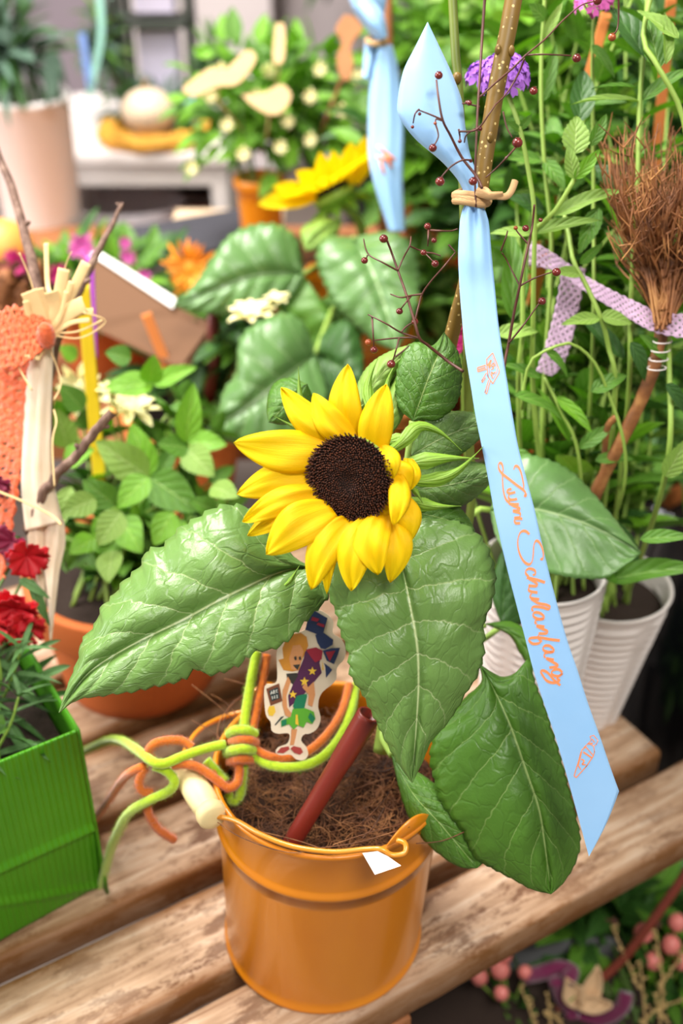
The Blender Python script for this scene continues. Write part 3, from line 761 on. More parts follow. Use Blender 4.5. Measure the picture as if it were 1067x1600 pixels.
prints = [
 ([(470, 92), (585, 160), (550, 285), (430, 240)], navy, .0003), ([(500, 275), (560, 262), (625, 310), (620, 345), (570, 375), (540, 370), (515, 330)], navy, .0003),
 ([(480, 150), (530, 165), (515, 185), (470, 175)], red_, .0006), ([(520, 190), (565, 205), (560, 225), (510, 205)], red_, .0006),
 ([(430, 378), (480, 372), (552, 385), (530, 470), (545, 540), (495, 600), (430, 680), (320, 780), (312, 700), (370, 560), (420, 440)], purple, .0003),
 ([(435, 378), (505, 362), (552, 385), (545, 445), (500, 468), (470, 430)], red_, .0006), ([(552, 385), (615, 368), (672, 366), (655, 420), (630, 480), (580, 455)], navy, .0006), ([(572, 395), (640, 385), (600, 460)], red_, .0009),
 ([(560, 470), (600, 500), (618, 520), (598, 545), (575, 575), (570, 500)], navy, .0005), ([(550, 460), (560, 520), (548, 520)], yel, .0007),
 ([(350, 270), (400, 262), (440, 290), (452, 350), (430, 400), (400, 470), (390, 520), (340, 530), (280, 520), (245, 450), (280, 440), (272, 370), (300, 300)], hair, .0003),
 ([(345, 350), (395, 345), (420, 390), (405, 450), (380, 525), (335, 515), (318, 440)], skin, .0006),
 ([(352, 430), (368, 422), (372, 450), (358, 452)], darkg, .0009), ([(385, 428), (400, 425), (402, 450), (388, 450)], darkg, .0009), ([(345, 485), (395, 480), (378, 520), (362, 505)], darkg, .0009),
 ([(300, 545), (375, 540), (380, 560), (345, 620), (305, 580)], darkg, .0004),
 ([(310, 565), (330, 600), (300, 700), (305, 780), (335, 820), (325, 850), (292, 835), (272, 760), (275, 660)], skin, .0007),
 ([(490, 600), (500, 690), (480, 775), (450, 760), (455, 690), (410, 640), (430, 600), (450, 640)], skin, .0009),
 ([(345, 770), (370, 700), (440, 685), (445, 700), (425, 785), (360, 800)], grn, .0008),
 ([(345, 790), (430, 785), (490, 810), (502, 860), (480, 895), (440, 880), (420, 920), (380, 905), (350, 935), (320, 895), (265, 915), (262, 870), (330, 845)], lgrn, .0010),
 ([(465, 815), (500, 855), (480, 890), (450, 850)], grn, .0013), ([(268, 868), (300, 862), (300, 900), (266, 912)], grn, .0013), ([(365, 830), (378, 830), (385, 905), (362, 895)], yel, .0013),
 ([(335, 930), (375, 930), (365, 985), (352, 1040), (325, 1042), (332, 985)], skin, .0007),
 ([(232, 1095), (260, 1060), (315, 1050), (322, 1070), (280, 1098)], shoe, .0009), ([(328, 1065), (350, 1048), (400, 1060), (415, 1090), (395, 1108), (355, 1095)], shoe, .0009),
 ([(160, 650), (250, 612), (272, 735), (190, 768)], brn, .0005), ([(178, 665), (240, 638), (255, 715), (198, 738)], slate_, .0008),
 ([(180, 772), (215, 768), (225, 810), (205, 840), (178, 835), (170, 800)], yel, .0006), ([(262, 845), (285, 840), (225, 905), (218, 900)], slate_, .0004)]
for cx, cy, r in ((480, 528, 32), (345, 690, 30), (425, 600, 34)):
    prints.append(([(cx + r * (1 if i % 2 == 0 else .42) * cos(i * pi / 5 - .3), cy + r * (1 if i % 2 == 0 else .42) * sin(i * pi / 5 - .3)) for i in range(10)], yel, .0010))
groups = {}
for pts, m, off in prints: groups.setdefault(m.name, (m, []))[1].append((pts, off))
b = MB(); mats = []
for nm, (m, lst) in groups.items():
    mats.append(m); b.cur = len(mats) - 1
    for pts, off in lst:
        b.poly([cpt(x, y, off + .0002) for x, y in pts], TOCAM * -.00015)
b.cur = len(mats); mats.append(wht)
for seg in ([(192, 690), (196, 665), (206, 685)], [(194, 680), (204, 677)], [(210, 662), (213, 685), (222, 680), (212, 673), (220, 666), (210, 662)], [(238, 658), (228, 660), (230, 676), (240, 674)],
            [(200, 702), (204, 722)], [(212, 700), (220, 700), (214, 716), (224, 714)], [(230, 694), (238, 698), (232, 704), (240, 710), (232, 714)]):
    b.tube([cpt(x, y, .0013) for x, y in seg], .00026, 4)
b.build('print', mats, cut, smooth=False)

# ------------------------------------------------------------------ the big blue ribbon
t = NT('blue_satin'); f = t.noise(t.obj(), 25, 2); c1, c2 = hexc('8cc0f0'), hexc('a2cdf6')
t.set(color=t.mix(f, c1, c2), rough=.38, spec=.5, sheen=.3)
t.bump(t.noise(t.scaled(t.n('ShaderNodeUVMap').outputs[0], (8, 400, 1)), 3, 2), .0001, .5); t.translucent(c1, .12); M['satin'] = t.m
M['print_orange'] = plain('ribbon_print_orange', 'f28a55', .5, .04)
ROWS = [(318, 728, 752), (326, 723, 757), (338, 720, 761), (352, 718, 764), (400, 716, 768), (450, 718, 773), (500, 722, 778), (550, 727, 785), (600, 735, 793), (650, 743, 801), (700, 753, 810), (750, 763, 823), (800, 772, 836), (850, 783, 847), (900, 795, 859), (950, 808, 872), (1000, 821, 886), (1050, 834, 903), (1100, 850, 919), (1150, 867, 937), (1200, 882, 954), (1236, 892, 967)]
def rib_d(px, py):
    s = min(1, max(0, (py - 320) / 1016))
    i = max(0, min(len(ROWS) - 2, next((k for k in range(len(ROWS) - 1) if ROWS[k + 1][0] > py), len(ROWS) - 2)))
    t_ = (py - ROWS[i][0]) / (ROWS[i + 1][0] - ROWS[i][0]); xl = ROWS[i][1] + (ROWS[i + 1][1] - ROWS[i][1]) * t_; xr = ROWS[i][2] + (ROWS[i + 1][2] - ROWS[i][2]) * t_
    w = (px - xl) / (xr - xl) * 2 - 1
    return .590 - .012 * sin(pi * s) + .006 * s + .0022 * exp(-max(0, py - 320) / 45) * cos(w * 7) + .0012 * w * w * exp(-max(0, py - 320) / 150) - .0022 * exp(-((py - 395) / 38) ** 2) * (1 - .6 * w * w) + .0005 * sin(s * 9 + w)
rib = thing('ribbon', 'long light blue satin ribbon with orange script, hanging beside the foreground sunflower', 'ribbon', P(740, 310, .60))
b = MB(); rows = []
RC = cr([(y, a, c) for y, a, c in ROWS], 150)
for k, (y, a, c) in enumerate(RC):
    rows.append([(P(a + (c - a) * q / 16, y, rib_d(a + (c - a) * q / 16, y)), (k / 170, q / 16)) for q in range(17)])
for k in range(1, 21):
    u = k / 20; l = (892 + 28 * u, 1236 + 102 * u); r_ = (967 - 47 * u, 1236 + 102 * u)
    bow = 3.5 * sin(pi * u)
    rows.append([(P(l[0] + (r_[0] + bow - l[0]) * q / 16, l[1], rib_d(l[0] + (r_[0] - l[0]) * q / 16, min(l[1], 1336))), ((150 + k) / 170, q / 16)) for q in range(17)])
b.grid(rows); rb = b.build('ribbon_tail', M['satin'], rib); solid(rb, .00022)
# upper tail
L_ = cr([(668, 35), (648, 75), (630, 112), (621, 160), (625, 185), (650, 218), (690, 252), (716, 282), (726, 305), (728, 320)], 40)
R_ = cr([(668, 35), (680, 60), (692, 85), (708, 120), (722, 160), (727, 200), (734, 240), (744, 270), (748, 300), (752, 320)], 40)
b = MB(); rows = []
for i in range(40):
    u = i / 39
    rows.append([(P(L_[i][0] + (R_[i][0] - L_[i][0]) * q / 10, L_[i][1] + (R_[i][1] - L_[i][1]) * q / 10, .598 - .005 * sin(pi * q / 10) * sin(pi * u) - .004 * (1 - u) + .0014 * cos(q * .9) * u), (u, q / 10)) for q in range(11)])
b.grid(rows); o = b.build('ribbon_tail', M['satin'], rib); solid(o, .00022)
# lettering: strokes follow the ribbon
zA = lambda x, y: (740 + x * .1687, 700 + y * .1687)
zB = lambda x, y: (740 + x * .1687, 880 + y * .1687)
zC = lambda x, y: (720 + x * .09372, 530 + y * .09372)
zD = lambda x, y: (860 + x * .1375, 1120 + y * .1375)
ink = MB()
def stroke(f, pts, w=1.5, smooth=True, thick=None):
    ink = globals()['ink']
    """flat stroke on the ribbon; w px wide; heavier where it runs across the ribbon (down-strokes)"""
    pp = [f(*p) for p in pts]
    c = cr(pp, max(6, 6 * len(pp))) if smooth and len(pp) > 2 else [pp[0]] + [p for p in pp[1:]]
    if not smooth or len(pp) == 2:
        c = []
        for a, b_ in zip(pp, pp[1:]): c += [(a[0] + (b_[0] - a[0]) * i / 4, a[1] + (b_[1] - a[1]) * i / 4) for i in range(5)]
    prev = None; n = len(c)
    for i, (x, y) in enumerate(c):
        x2, y2 = c[min(i + 1, n - 1)]; x1, y1 = c[max(0, i - 1)]; L = sqrt((x2 - x1) ** 2 + (y2 - y1) ** 2) + 1e-6
        dx, dy = (x2 - x1) / L, (y2 - y1) / L
        ww = w * (.5 + (1.3 * max(0, dx * (-.96) + dy * -.25) ** 1.2 if thick is None else thick)) 
        ww = w * (.55 + (1.0 * abs(dx * .97 + dy * .22) ** 1.5 if thick is None else thick))
        a_ = (x - dy * ww / 2, y + dx * ww / 2); b2 = (x + dy * ww / 2, y - dx * ww / 2)
        cur = (ink.vert(P(*a_, rib_d(*a_) - .00035)), ink.vert(P(*b2, rib_d(*b2) - .00035)))
        if prev: ink.face(prev[0], prev[1], cur[1], cur[0])
        prev = cur
for p in [[(372, 200), (380, 172), (402, 168), (425, 195), (442, 240), (455, 300), (463, 350), (458, 380)], [(485, 420), (487, 440), (470, 443), (478, 415), (455, 385), (400, 345), (330, 290), (265, 238), (235, 195), (230, 155), (245, 138), (262, 152), (272, 195), (266, 240), (268, 310), (273, 380), (288, 450), (310, 490), (335, 505)],
          [(350, 378), (318, 388), (310, 405), (335, 420), (385, 408)], [(330, 430), (322, 455), (345, 480), (402, 472)], [(335, 490), (330, 510), (350, 520), (418, 522)], [(350, 525), (400, 548), (425, 560), (418, 578), (362, 580)], [(365, 585), (420, 600), (432, 620), (420, 640), (375, 648)], [(450, 655), (400, 655), (378, 668), (390, 695), (430, 695)],
          [(515, 800), (490, 775), (458, 768), (428, 790), (410, 845), (410, 915), (430, 990), (465, 1050), (510, 1078), (540, 1050), (552, 980), (557, 905), (575, 862), (602, 868), (632, 920), (646, 985), (636, 1030), (620, 1022)]]: stroke(zA, p, 2.9)
for p in [[(548, 112), (572, 95), (562, 65), (520, 50), (487, 65), (482, 92), (508, 125)], [(660, 178), (580, 152), (492, 132)], [(510, 140), (560, 170), (588, 195), (575, 212), (508, 208)], [(590, 272), (530, 262), (508, 245), (515, 222)], [(606, 335), (540, 325), (522, 305), (535, 280)], [(533, 330), (600, 370), (670, 385), (706, 405), (690, 425), (640, 410), (565, 402), (538, 418), (550, 445)],
          [(650, 492), (620, 465), (575, 455), (550, 472), (562, 500), (610, 520), (648, 512), (652, 490)], [(650, 512), (590, 522), (568, 542), (580, 562)], [(655, 588), (580, 578)], [(585, 582), (640, 610), (682, 630), (672, 650), (602, 652)], [(797, 716), (710, 706), (620, 690), (555, 690), (515, 700), (517, 722), (550, 746), (600, 742), (632, 715)], [(602, 660), (598, 690), (620, 715)],
          [(735, 790), (700, 765), (660, 765), (642, 787), (657, 812), (710, 825), (742, 812), (735, 790)], [(740, 818), (672, 830), (652, 852), (662, 878)], [(742, 895), (670, 882)], [(685, 888), (740, 920), (778, 945), (766, 958), (700, 968)], [(820, 1012), (790, 985), (745, 988), (720, 1012), (742, 1040), (790, 1045), (824, 1020)], [(824, 1020), (772, 1062), (795, 1088), (742, 1108), (680, 1090), (640, 1040), (622, 1002), (650, 996), (690, 1020), (745, 1082), (802, 1132)]]: stroke(zB, p, 2.9)
tag(ink.build('lettering', M['print_orange'], rib), 'orange script reading Zum Schulanfang'); ink = MB()
for p, w in [([(530, 228), (640, 510), (636, 565), (532, 742), (450, 620), (432, 400), (430, 330), (530, 228)], 1.5), ([(525, 285), (600, 490), (595, 560), (530, 660), (480, 560), (462, 400)], .8), ([(275, 475), (415, 432)], 1.8), ([(282, 542), (425, 500)], 1.8), ([(275, 475), (282, 542)], 1.4), ([(290, 508), (410, 470)], 2.0), ([(425, 560), (350, 690), (356, 722), (412, 640)], 1.4), ([(462, 680), (402, 885), (428, 912), (490, 700)], 1.4),
             ([(445, 440), (505, 345), (468, 475)], 2.2), ([(475, 478), (540, 395), (565, 440), (520, 455), (550, 480), (500, 510)], 1.6), ([(575, 545), (540, 575), (512, 545), (520, 640)], 1.8)]: stroke(zC, p, w, smooth=False, thick=.5)
tag(ink.build('printed_blackboard', M['print_orange'], rib), 'orange line drawing of a blackboard with ABC'); ink = MB()
for p, w in [([(268, 672), (360, 372), (402, 342), (488, 442), (410, 560), (292, 690), (268, 672)], 1.5), ([(372, 400), (472, 468)], 2.4), ([(378, 350), (430, 300), (490, 332), (500, 400), (486, 442)], 1.2), ([(430, 300), (462, 268), (450, 222), (492, 210), (540, 270), (520, 312), (492, 330)], 1.1), ([(470, 250), (500, 290)], 1.4), ([(350, 480), (385, 500), (360, 540), (400, 545)], 2.0), ([(320, 560), (345, 600)], 1.6), ([(350, 400), (310, 560)], 2.4), ([(430, 310), (480, 300)], 2.2)]: stroke(zD, p, w, smooth=False, thick=.5)
tag(ink.build('printed_cone', M['print_orange'], rib), 'orange line drawing of a school cone')

# raffia knot
t = NT('tan_raffia'); f = t.noise(t.scaled(t.n('ShaderNodeUVMap').outputs[0], (40, 6, 1)), 4, 4); t.set(color=t.mix(f, hexc('b88a55'), hexc('dfb783')), rough=.65); t.bump(f, .0005); M['raffia'] = t.m
def strip(b, pts, w, nrm=None, curl=.0, nv=4):
    """flat band along world points, w wide"""
    c = cr(pts, max(10, len(pts) * 5)); n = len(c); rows = []; acc = 0
    for i in range(n):
        p = Vector(c[i]); tg = (Vector(c[min(i + 1, n - 1)]) - Vector(c[max(i - 1, 0)])).normalized()
        nn = Vector(nrm) if nrm is not None else TOCAM
        s = tg.cross(nn).normalized(); up = s.cross(tg)
        ww = w[min(len(w) - 1, int(i / n * len(w)))] if isinstance(w, list) else w
        if i: acc += (p - Vector(c[i - 1])).length
        rows.append([(p + s * ww * q / nv / 2 + up * curl * (1 - (q / nv) ** 2), (acc * 10, .5 + q / nv / 2)) for q in range(-nv, nv + 1)])
    b.grid(rows)
raf = thing('raffia_tie', 'tan raffia knot binding the blue ribbon to the brown stake', 'tie', P(745, 305, .595))
b = MB()
for dy, ph in ((0, 0), (7, .4), (-6, .8)):
    pts = []
    for i in range(25):
        a = 2 * pi * i / 24 + ph
        pts.append(P(737 + 26 * cos(a), 307 + dy * .8 + 5 * sin(a) + 3 * sin(2 * a + ph), .5965 - .0095 * sin(a)))
    b.tube(pts, .0021, 8)
b.tube([P(745, 300, .586), P(765, 306, .584), P(785, 305, .584)], [.0026, .0022, .002], 8)
b.build('band', M['raffia'], raf)
b = MB(); strip(b, [P(772, 306, .584), P(790, 307, .583), P(799, 298, .584), P(805, 282, .586)], .0036, TOCAM, .0008)
o = b.build('loose_end', M['raffia'], raf); solid(o, .0004)

# stakes and the brown shoot
t = NT('olive_brown_bark'); ob = t.obj(); f = t.noise(t.scaled(ob, (60, 60, 12)), 1.5, 3); v = t.n('ShaderNodeTexVoronoi'); v.inputs['Scale'].default_value = 260; t.l(ob, v.inputs['Vector'])
col = t.mix(f, hexc('5a4a1c'), hexc('94702c')); col = t.mix(t.mth('LESS_THAN', v.outputs['Distance'], .20), col, hexc('d9bf7c')); t.set(color=col, rough=.45); M['bark_olive'] = t.m
t = NT('green_shoot'); f = t.noise(t.scaled(t.obj(), (60, 60, 10)), 1.5, 3); t.set(color=t.mix(f, hexc('4a5a1c'), hexc('7f8f34')), rough=.5); M['bark_green'] = t.m
t = NT('dark_twig'); f = t.noise(t.obj(), 200, 3); t.set(color=t.mix(f, hexc('3a1f1c'), hexc('6e3c2c')), rough=.5); M['twig_dark'] = t.m
t = NT('berry_maroon'); f = t.noise(t.obj(), 90, 2); t.set(color=t.mix(f, hexc('4a0f16'), hexc('8a2a1e')), rough=.22, coat=.5); M['berry'] = t.m
t = NT('berry_orange_brown'); f = t.noise(t.obj(), 300, 2); t.set(color=t.mix(f, hexc('7a2a12'), hexc('b8602a')), rough=.35, coat=.3); M['berry_or'] = t.m
sh = thing('willow_shoot', 'thick olive brown shoot with pale dots that the blue ribbon is tied to', 'branch', P(735, 850, .72))
b = MB(); b.tube(cr([P(*q) for q in [(812, -60, .590), (795, 40, .594), (779, 120, .597), (765, 200, .601), (752, 285, .605), (742, 350, .612), (728, 440, .628), (712, 500, .642), (700, 560, .655), (692, 700, .68), (672, 900, .70), (655, 1080, .715), (650, 1130, .718)]], 70), [.0047 - .0010 * i / 69 for i in range(70)], 14); b.build('stem', M['bark_olive'], sh)
for q in ((778, 78, .592), (799, 80, .592), (766, 215, .597)):
    b = MB(); b.ball(P(*q), .0018, 10, 6, (1, 1, 1.7)); b.build('bud', M['bark_olive'], sh, weld=True)
sh2 = thing('willow_shoot', 'thinner green shoot standing just left of the olive brown shoot', 'branch', P(735, 850, .72))
b = MB(); b.tube(cr([P(*q) for q in [(704, -60, .615), (708, 20, .618), (712, 90, .62), (716, 130, .622), (722, 250, .628), (727, 400, .64), (731, 560, .66), (733, 680, .675), (735, 800, .69), (700, 960, .71), (668, 1100, .72)]], 60), [.0028 - .0006 * abs(i - 30) / 60 for i in range(60)], 10); b.build('stem', M['bark_green'], sh2)
b = MB(); b.ball(P(714, 122, .618), .0027, 10, 6, (1, 1, 1.2)); b.build('bud', M['bark_olive'], sh2, weld=True)

# berry twigs
z2 = lambda x, y: (527 + x * .506, y * .506)
z1 = lambda x, y: (540 + x * .2062, 340 + y * .2062)
z3 = lambda x, y: (700 + x * .344, 330 + y * .344)
def berry_twig(label, root, f, d, stems, berries, r0=.00075):
    tw = thing('berry_twig', label, 'twig', P(*f(*root), d), 'twigs with small dark red berries')
    for i, s in enumerate(stems):
        b = MB(); n = len(s)
        pts = [P(*f(*p), d + .006 * sin(i * 2.1 + k)) if 0 < k < n - 1 else P(*f(*p), d) for k, p in enumerate(s)]
        b.tube(cr(pts, max(6, 5 * n)), [r0 * (1.15 if i == 0 else .72) * (1 - .35 * q / (max(6, 5 * n) - 1)) for q in range(max(6, 5 * n))], 6)
        b.build('stem', M['twig_dark'], tw)
    for k, (x, y, r) in enumerate(berries):
        c = P(*f(x, y), d); b = MB(); rr = r / FPX * d
        b.ball(c, rr, 14, 10, (1, 1, .92)); 
        for q in range(5): b.tube([c + Vector((cos(q * 1.257) * .3, -.3, sin(q * 1.257) * .3 + .75)) * rr, c + Vector((cos(q * 1.257) * .45, -.35, 1.0)) * rr * 1.15], [rr * .14, rr * .03], 4)
        b.build('berry', M['berry_or' if (k * 7) % 9 == 3 else 'berry'], tw, weld=True)
    return tw
berry_twig('berry twig spread in front of the upright tip of the blue ribbon', (430, 545), z2, .578,
    [[(446, 580), (430, 545), (385, 487), (350, 420), (325, 370), (312, 300), (306, 248)], [(325, 370), (290, 355), (252, 340)], [(252, 338), (240, 352), (234, 380)], [(322, 372), (305, 368), (303, 380)], [(303, 382), (312, 420), (298, 450)], [(415, 495), (385, 495), (350, 515), (320, 548)], [(375, 400), (378, 420), (378, 432)], [(375, 406), (430, 400), (470, 350), (490, 320)]],
    [(313, 233, 6.5), (232, 392, 2.8), (254, 352, 2.8), (302, 381, 2.8), (295, 457, 6.5), (317, 561, 7.5), (419, 560, 7), (378, 436, 3.2), (412, 497, 3)])
berry_twig('long berry twig running from the dark stem past the purple flower to the top edge', (440, 300), z2, .586,
    [[(462, -60), (455, 0), (448, 100), (442, 200), (434, 330), (428, 460), (425, 560), (428, 640)], [(440, 300), (478, 265), (540, 212), (580, 172), (640, 122), (700, 60), (755, 15), (800, 4)], [(580, 170), (640, 168), (722, 172)], [(578, 180), (560, 225), (525, 285), (490, 322)], [(512, 345), (522, 390), (540, 425)], [(550, 456), (522, 487), (490, 520), (458, 548)], [(868, -20), (868, 60), (862, 95), (850, 106)], [(440, 330), (400, 320), (385, 320)], [(440, 390), (400, 415), (392, 440)]],
    [(739, 180, 7), (803, 2, 7), (606, 281, 6.5), (848, 115, 6.5), (556, 441, 8.5), (522, 487, 2.6), (407, 318, 4.5), (440, 398, 4), (400, 316, 3)])
berry_twig('berry twig branching above the foreground sunflower, left of the hanging ribbon', (890, 1165), z1, .592,
    [[(890, 1165), (790, 1100), (720, 1045), (620, 965), (560, 915), (520, 780), (455, 570), (395, 400), (350, 270), (312, 170)], [(395, 400), (440, 300), (485, 215), (495, 145)], [(395, 402), (280, 340), (170, 275), (135, 160)], [(165, 285), (158, 305)], [(560, 915), (420, 870), (300, 800), (170, 735)], [(200, 755), (208, 880), (214, 985)], [(560, 912), (400, 912), (205, 932)], [(422, 868), (460, 825), (520, 790)], [(405, 915), (385, 990), (358, 1085)], [(525, 780), (550, 680), (580, 580), (640, 490), (740, 375), (832, 262)], [(580, 580), (500, 590), (420, 605), (340, 580)], [(492, 600), (450, 650), (412, 700)], [(485, 215), (540, 240), (590, 262), (660, 330)], [(590, 265), (660, 270), (720, 290)], [(635, 95), (720, 100), (800, 100), (850, 85)], [(780, 205), (832, 262)], [(375, 1055), (430, 1015), (480, 970)], [(628, 90), (625, 160), (622, 215)]],
    [(288, 160, 7), (143, 325, 5.5), (215, 1002, 6), (172, 945, 5.5), (525, 790, 5.5), (345, 1110, 7), (408, 710, 5.5), (590, 265, 5), (678, 350, 6), (620, 66, 5.5), (669, 172, 4.5)])
berry_twig('berry twig rising behind the right edge of the hanging ribbon', (250, 730), z3, .606,
    [[(250, 740), (262, 660), (275, 600), (300, 460), (325, 340), (345, 240), (365, 150), (382, 70), (392, -30)], [(325, 340), (390, 305), (470, 277)], [(275, 600), (340, 520), (405, 430), (415, 415)], [(325, 338), (290, 270), (265, 220), (245, 190)], [(365, 150), (320, 100), (307, 80)], [(240, 180), (262, 120), (270, 90)]],
    [(492, 277, 7), (426, 409, 6.5), (352, 78, 5.5), (307, 76, 3.5), (420, 40, 3.5)])
# ------------------------------------------------------------------ plant helpers
LM = {}
def lm(kind, mat):
    k = (kind, mat)
    if k not in LM:
        kw = dict(ovate=dict(w=.46, droop=.22, fold=.14, pw=.8), lance=dict(w=.26, droop=.3, fold=.16, pw=.8), tooth=dict(w=.5, droop=.2, fold=.12, pw=.78, teeth=9, tooth=.014), strap=dict(w=.13, droop=.35, fold=.2, pw=.7, nu=8, nv=1), round=dict(w=.72, droop=.15, fold=.08, pw=.75), arch=dict(w=.3, droop=.55, fold=.12, pw=.8))[kind]
        LM[k] = [leaf_mesh('leaf', M[mat], seed=s, wave=.012 * s, **kw) for s in range(3)]
    return LM[k]
def put_leaf(parent, kind, mat, base, tip, wid, normal, k=0, name='leaf'):
    base = Vector(base); tip = Vector(tip); L = (tip - base).length
    ms = lm(kind, mat); me = ms[k % 3]; w0 = dict(ovate=.46, lance=.26, tooth=.5, strap=.13, round=.72, arch=.3)[kind]
    R3 = frame(tip - base, normal); m = Matrix.Translation(base) @ R3.to_4x4() @ Matrix.Diagonal((wid / w0, L, L * .9, 1))
    return put(name, me, parent, m)
def leaf_px(parent, kind, mat, base, tip, hw, tilt=(0, 0, 0), k=0):
    return put_leaf(parent, kind, mat, P(*base), P(*tip), 2 * hw / FPX * base[2], TOCAM + Vector(tilt), k)
def stem_obj(parent, pts, r0, r1, mat='stem_green', n=7, name='stem', seg=6):
    c = cr(pts, max(8, seg * len(pts))); b = MB(); N = len(c)
    b.tube(c, [r0 + (r1 - r0) * i / (N - 1) for i in range(N)], n)
    return b.build(name, M[mat] if isinstance(mat, str) else mat, parent), c
def leafy(parent, pts, rnd, kind, mat, L, W, step, r0=.0016, r1=.0009, mats=None, start=.25, up=.5, smat='stem_green', tipleaf=True):
    _, c = stem_obj(parent, pts, r0, r1, smat); N = len(c); acc = 0; nxt = 0; turn = rnd.random() * pi; k = 0
    tot = sum((Vector(c[i + 1]) - Vector(c[i])).length for i in range(N - 1))
    for i in range(1, N):
        p = Vector(c[i]); q = Vector(c[i - 1]); acc += (p - q).length
        if acc < start * tot or acc < nxt: continue
        nxt = acc + step * rnd.uniform(.8, 1.2); tg = (p - q).normalized(); ax = tg.orthogonal().normalized(); turn += pi / 2 + rnd.uniform(-.3, .3)
        for s in (0, pi):
            sd = Matrix.Rotation(turn + s, 3, tg) @ ax; d = (sd + tg * up * rnd.uniform(.6, 1.4)).normalized(); l = L * rnd.uniform(.7, 1.15) * (1 - .35 * acc / tot)
            put_leaf(parent, kind, (rnd.choice(mats) if mats else mat), p, p + d * l, W * l / L * rnd.uniform(.85, 1.15), tg + Vector((0, 0, .4)) + Vector((rnd.uniform(-.3, .3), rnd.uniform(-.3, .3), 0)), k); k += 1
    if tipleaf:
        tg = (Vector(c[-1]) - Vector(c[-3])).normalized()
        for s in range(4):
            sd = Matrix.Rotation(s * pi / 2 + turn, 3, tg) @ tg.orthogonal().normalized(); d = (sd + tg * .9).normalized()
            put_leaf(parent, kind, mat, c[-1], Vector(c[-1]) + d * L * .5, W * .5, tg, s)
    return c
def bush(name, label, cat, root, c, rad, n, kind, mats, L, W, seed, group=None, stems=7, smat='stem_dark', zmin=-9):
    """leaves in a rounded crown around c, carried by stems rising from root"""
    rnd = random.Random(seed); t = thing(name, label, cat, root, group); root = Vector(root); c = Vector(c)
    for k in range(stems):
        a = 2 * pi * k / stems; e = c + Vector((cos(a) * rad[0] * .6, sin(a) * rad[1] * .6, rad[2] * rnd.uniform(-.1, .6)))
        stem_obj(t, [root + Vector((cos(a), sin(a), 0)) * .012, (root + e) / 2 + Vector((cos(a), sin(a), .3)) * rad[0] * .12, e], .0022, .0011, smat, 5)
    for k in range(n):
        th = rnd.random() * 2 * pi; ph = math.acos(rnd.uniform(-.55, 1)); q = rnd.uniform(.45, 1.0)
        d = Vector((sin(ph) * cos(th), sin(ph) * sin(th), cos(ph))); p = c + Vector((d.x * rad[0], d.y * rad[1], d.z * rad[2])) * q
        if p.z < zmin: continue
        o = (d + Vector((rnd.uniform(-.7, .7), rnd.uniform(-.7, .7), rnd.uniform(-.5, .5)))).normalized(); l = L * rnd.uniform(.7, 1.2)
        put_leaf(t, kind, rnd.choice(mats), p, p + o * l, W * l / L, Vector((0, 0, 1)) + TOCAM * .3 + d * .4, k)
    b = MB()
    for k in range(int(n * 1.3)):                # leaves deep inside the crown, too hidden to pick apart
        d = Vector((rnd.gauss(0, 1), rnd.gauss(0, 1), rnd.gauss(0, 1))).normalized(); q = rnd.uniform(.1, .62); p = c + Vector((d.x * rad[0], d.y * rad[1], d.z * rad[2] * (.9 if d.z > 0 else .6))) * q
        F_ = frame(Vector((rnd.uniform(-1, 1), rnd.uniform(-1, 1), rnd.uniform(-.4, .6))), Vector((rnd.uniform(-.5, .5), rnd.uniform(-.8, .2), 1))); X_, Y_ = F_.col[0] * W * .5, F_.col[1] * L
        i_ = [b.vert(p, (0, .5)), b.vert(p + Y_ * .45 - X_, (.45, 0)), b.vert(p + Y_ - F_.col[2] * L * .2, (1, .5)), b.vert(p + Y_ * .45 + X_, (.45, 1)), b.vert(p + Y_ * .5 - F_.col[2] * L * .04, (.5, .5))]
        b.face(i_[0], i_[1], i_[4]); b.face(i_[1], i_[2], i_[4]); b.face(i_[2], i_[3], i_[4]); b.face(i_[3], i_[0], i_[4])
    tag(b.build('inner_foliage', M[mats[0]], t), kind='stuff')
    return t
def daisy(name, label, cat, c, nrm, r, n, mat, cmat, w=.35, rc=.25, rows=1, stem=None, group=None, cup=.2, parent=None, jit=.15):
    rnd = random.Random(int(abs(c[0]) * 1e4) + n); c = Vector(c)
    t = parent if parent is not None else thing(name, label, cat, c, group); F3 = frame(Vector((.1, .2, 1)) if abs(Vector(nrm).normalized().z) < .9 else Vector((0, 1, 0)), nrm)
    X, Y, Z = F3.col[0], F3.col[1], F3.col[2]
    k_ = ('pet', mat)
    if k_ not in LM: LM[k_] = [leaf_mesh('petal', M[mat], w=.5, droop=.12 * s, fold=.1, pw=1.25, nu=7, nv=2, tip=-.2, seed=s) for s in range(3)]
    for q in range(rows):
        for i in range(n):
            a = 2 * pi * (i + .5 * q) / n + rnd.uniform(-jit, jit); d = (X * cos(a) + Y * sin(a) + Z * (cup + .35 * q)).normalized(); l = r * rnd.uniform(.88, 1.1) * (1 - .22 * q)
            b0 = c + d * rc * r * .5; m = Matrix.Translation(b0) @ frame(d, Z).to_4x4() @ Matrix.Diagonal((w * r * 2, l - rc * r * .5, l, 1))
            put('petal', LM[k_][(i + q) % 3], t, m)
    b = MB(); b.ball(c + Z * rc * r * .15, rc * r, 12, 6, (1, 1, .5), F3); b.build('centre', M[cmat], t, weld=True)
    if stem: stem_obj(t, [c - Z * r * .05] + stem, .0013, .0013, 'stem_green', 6)
    return t
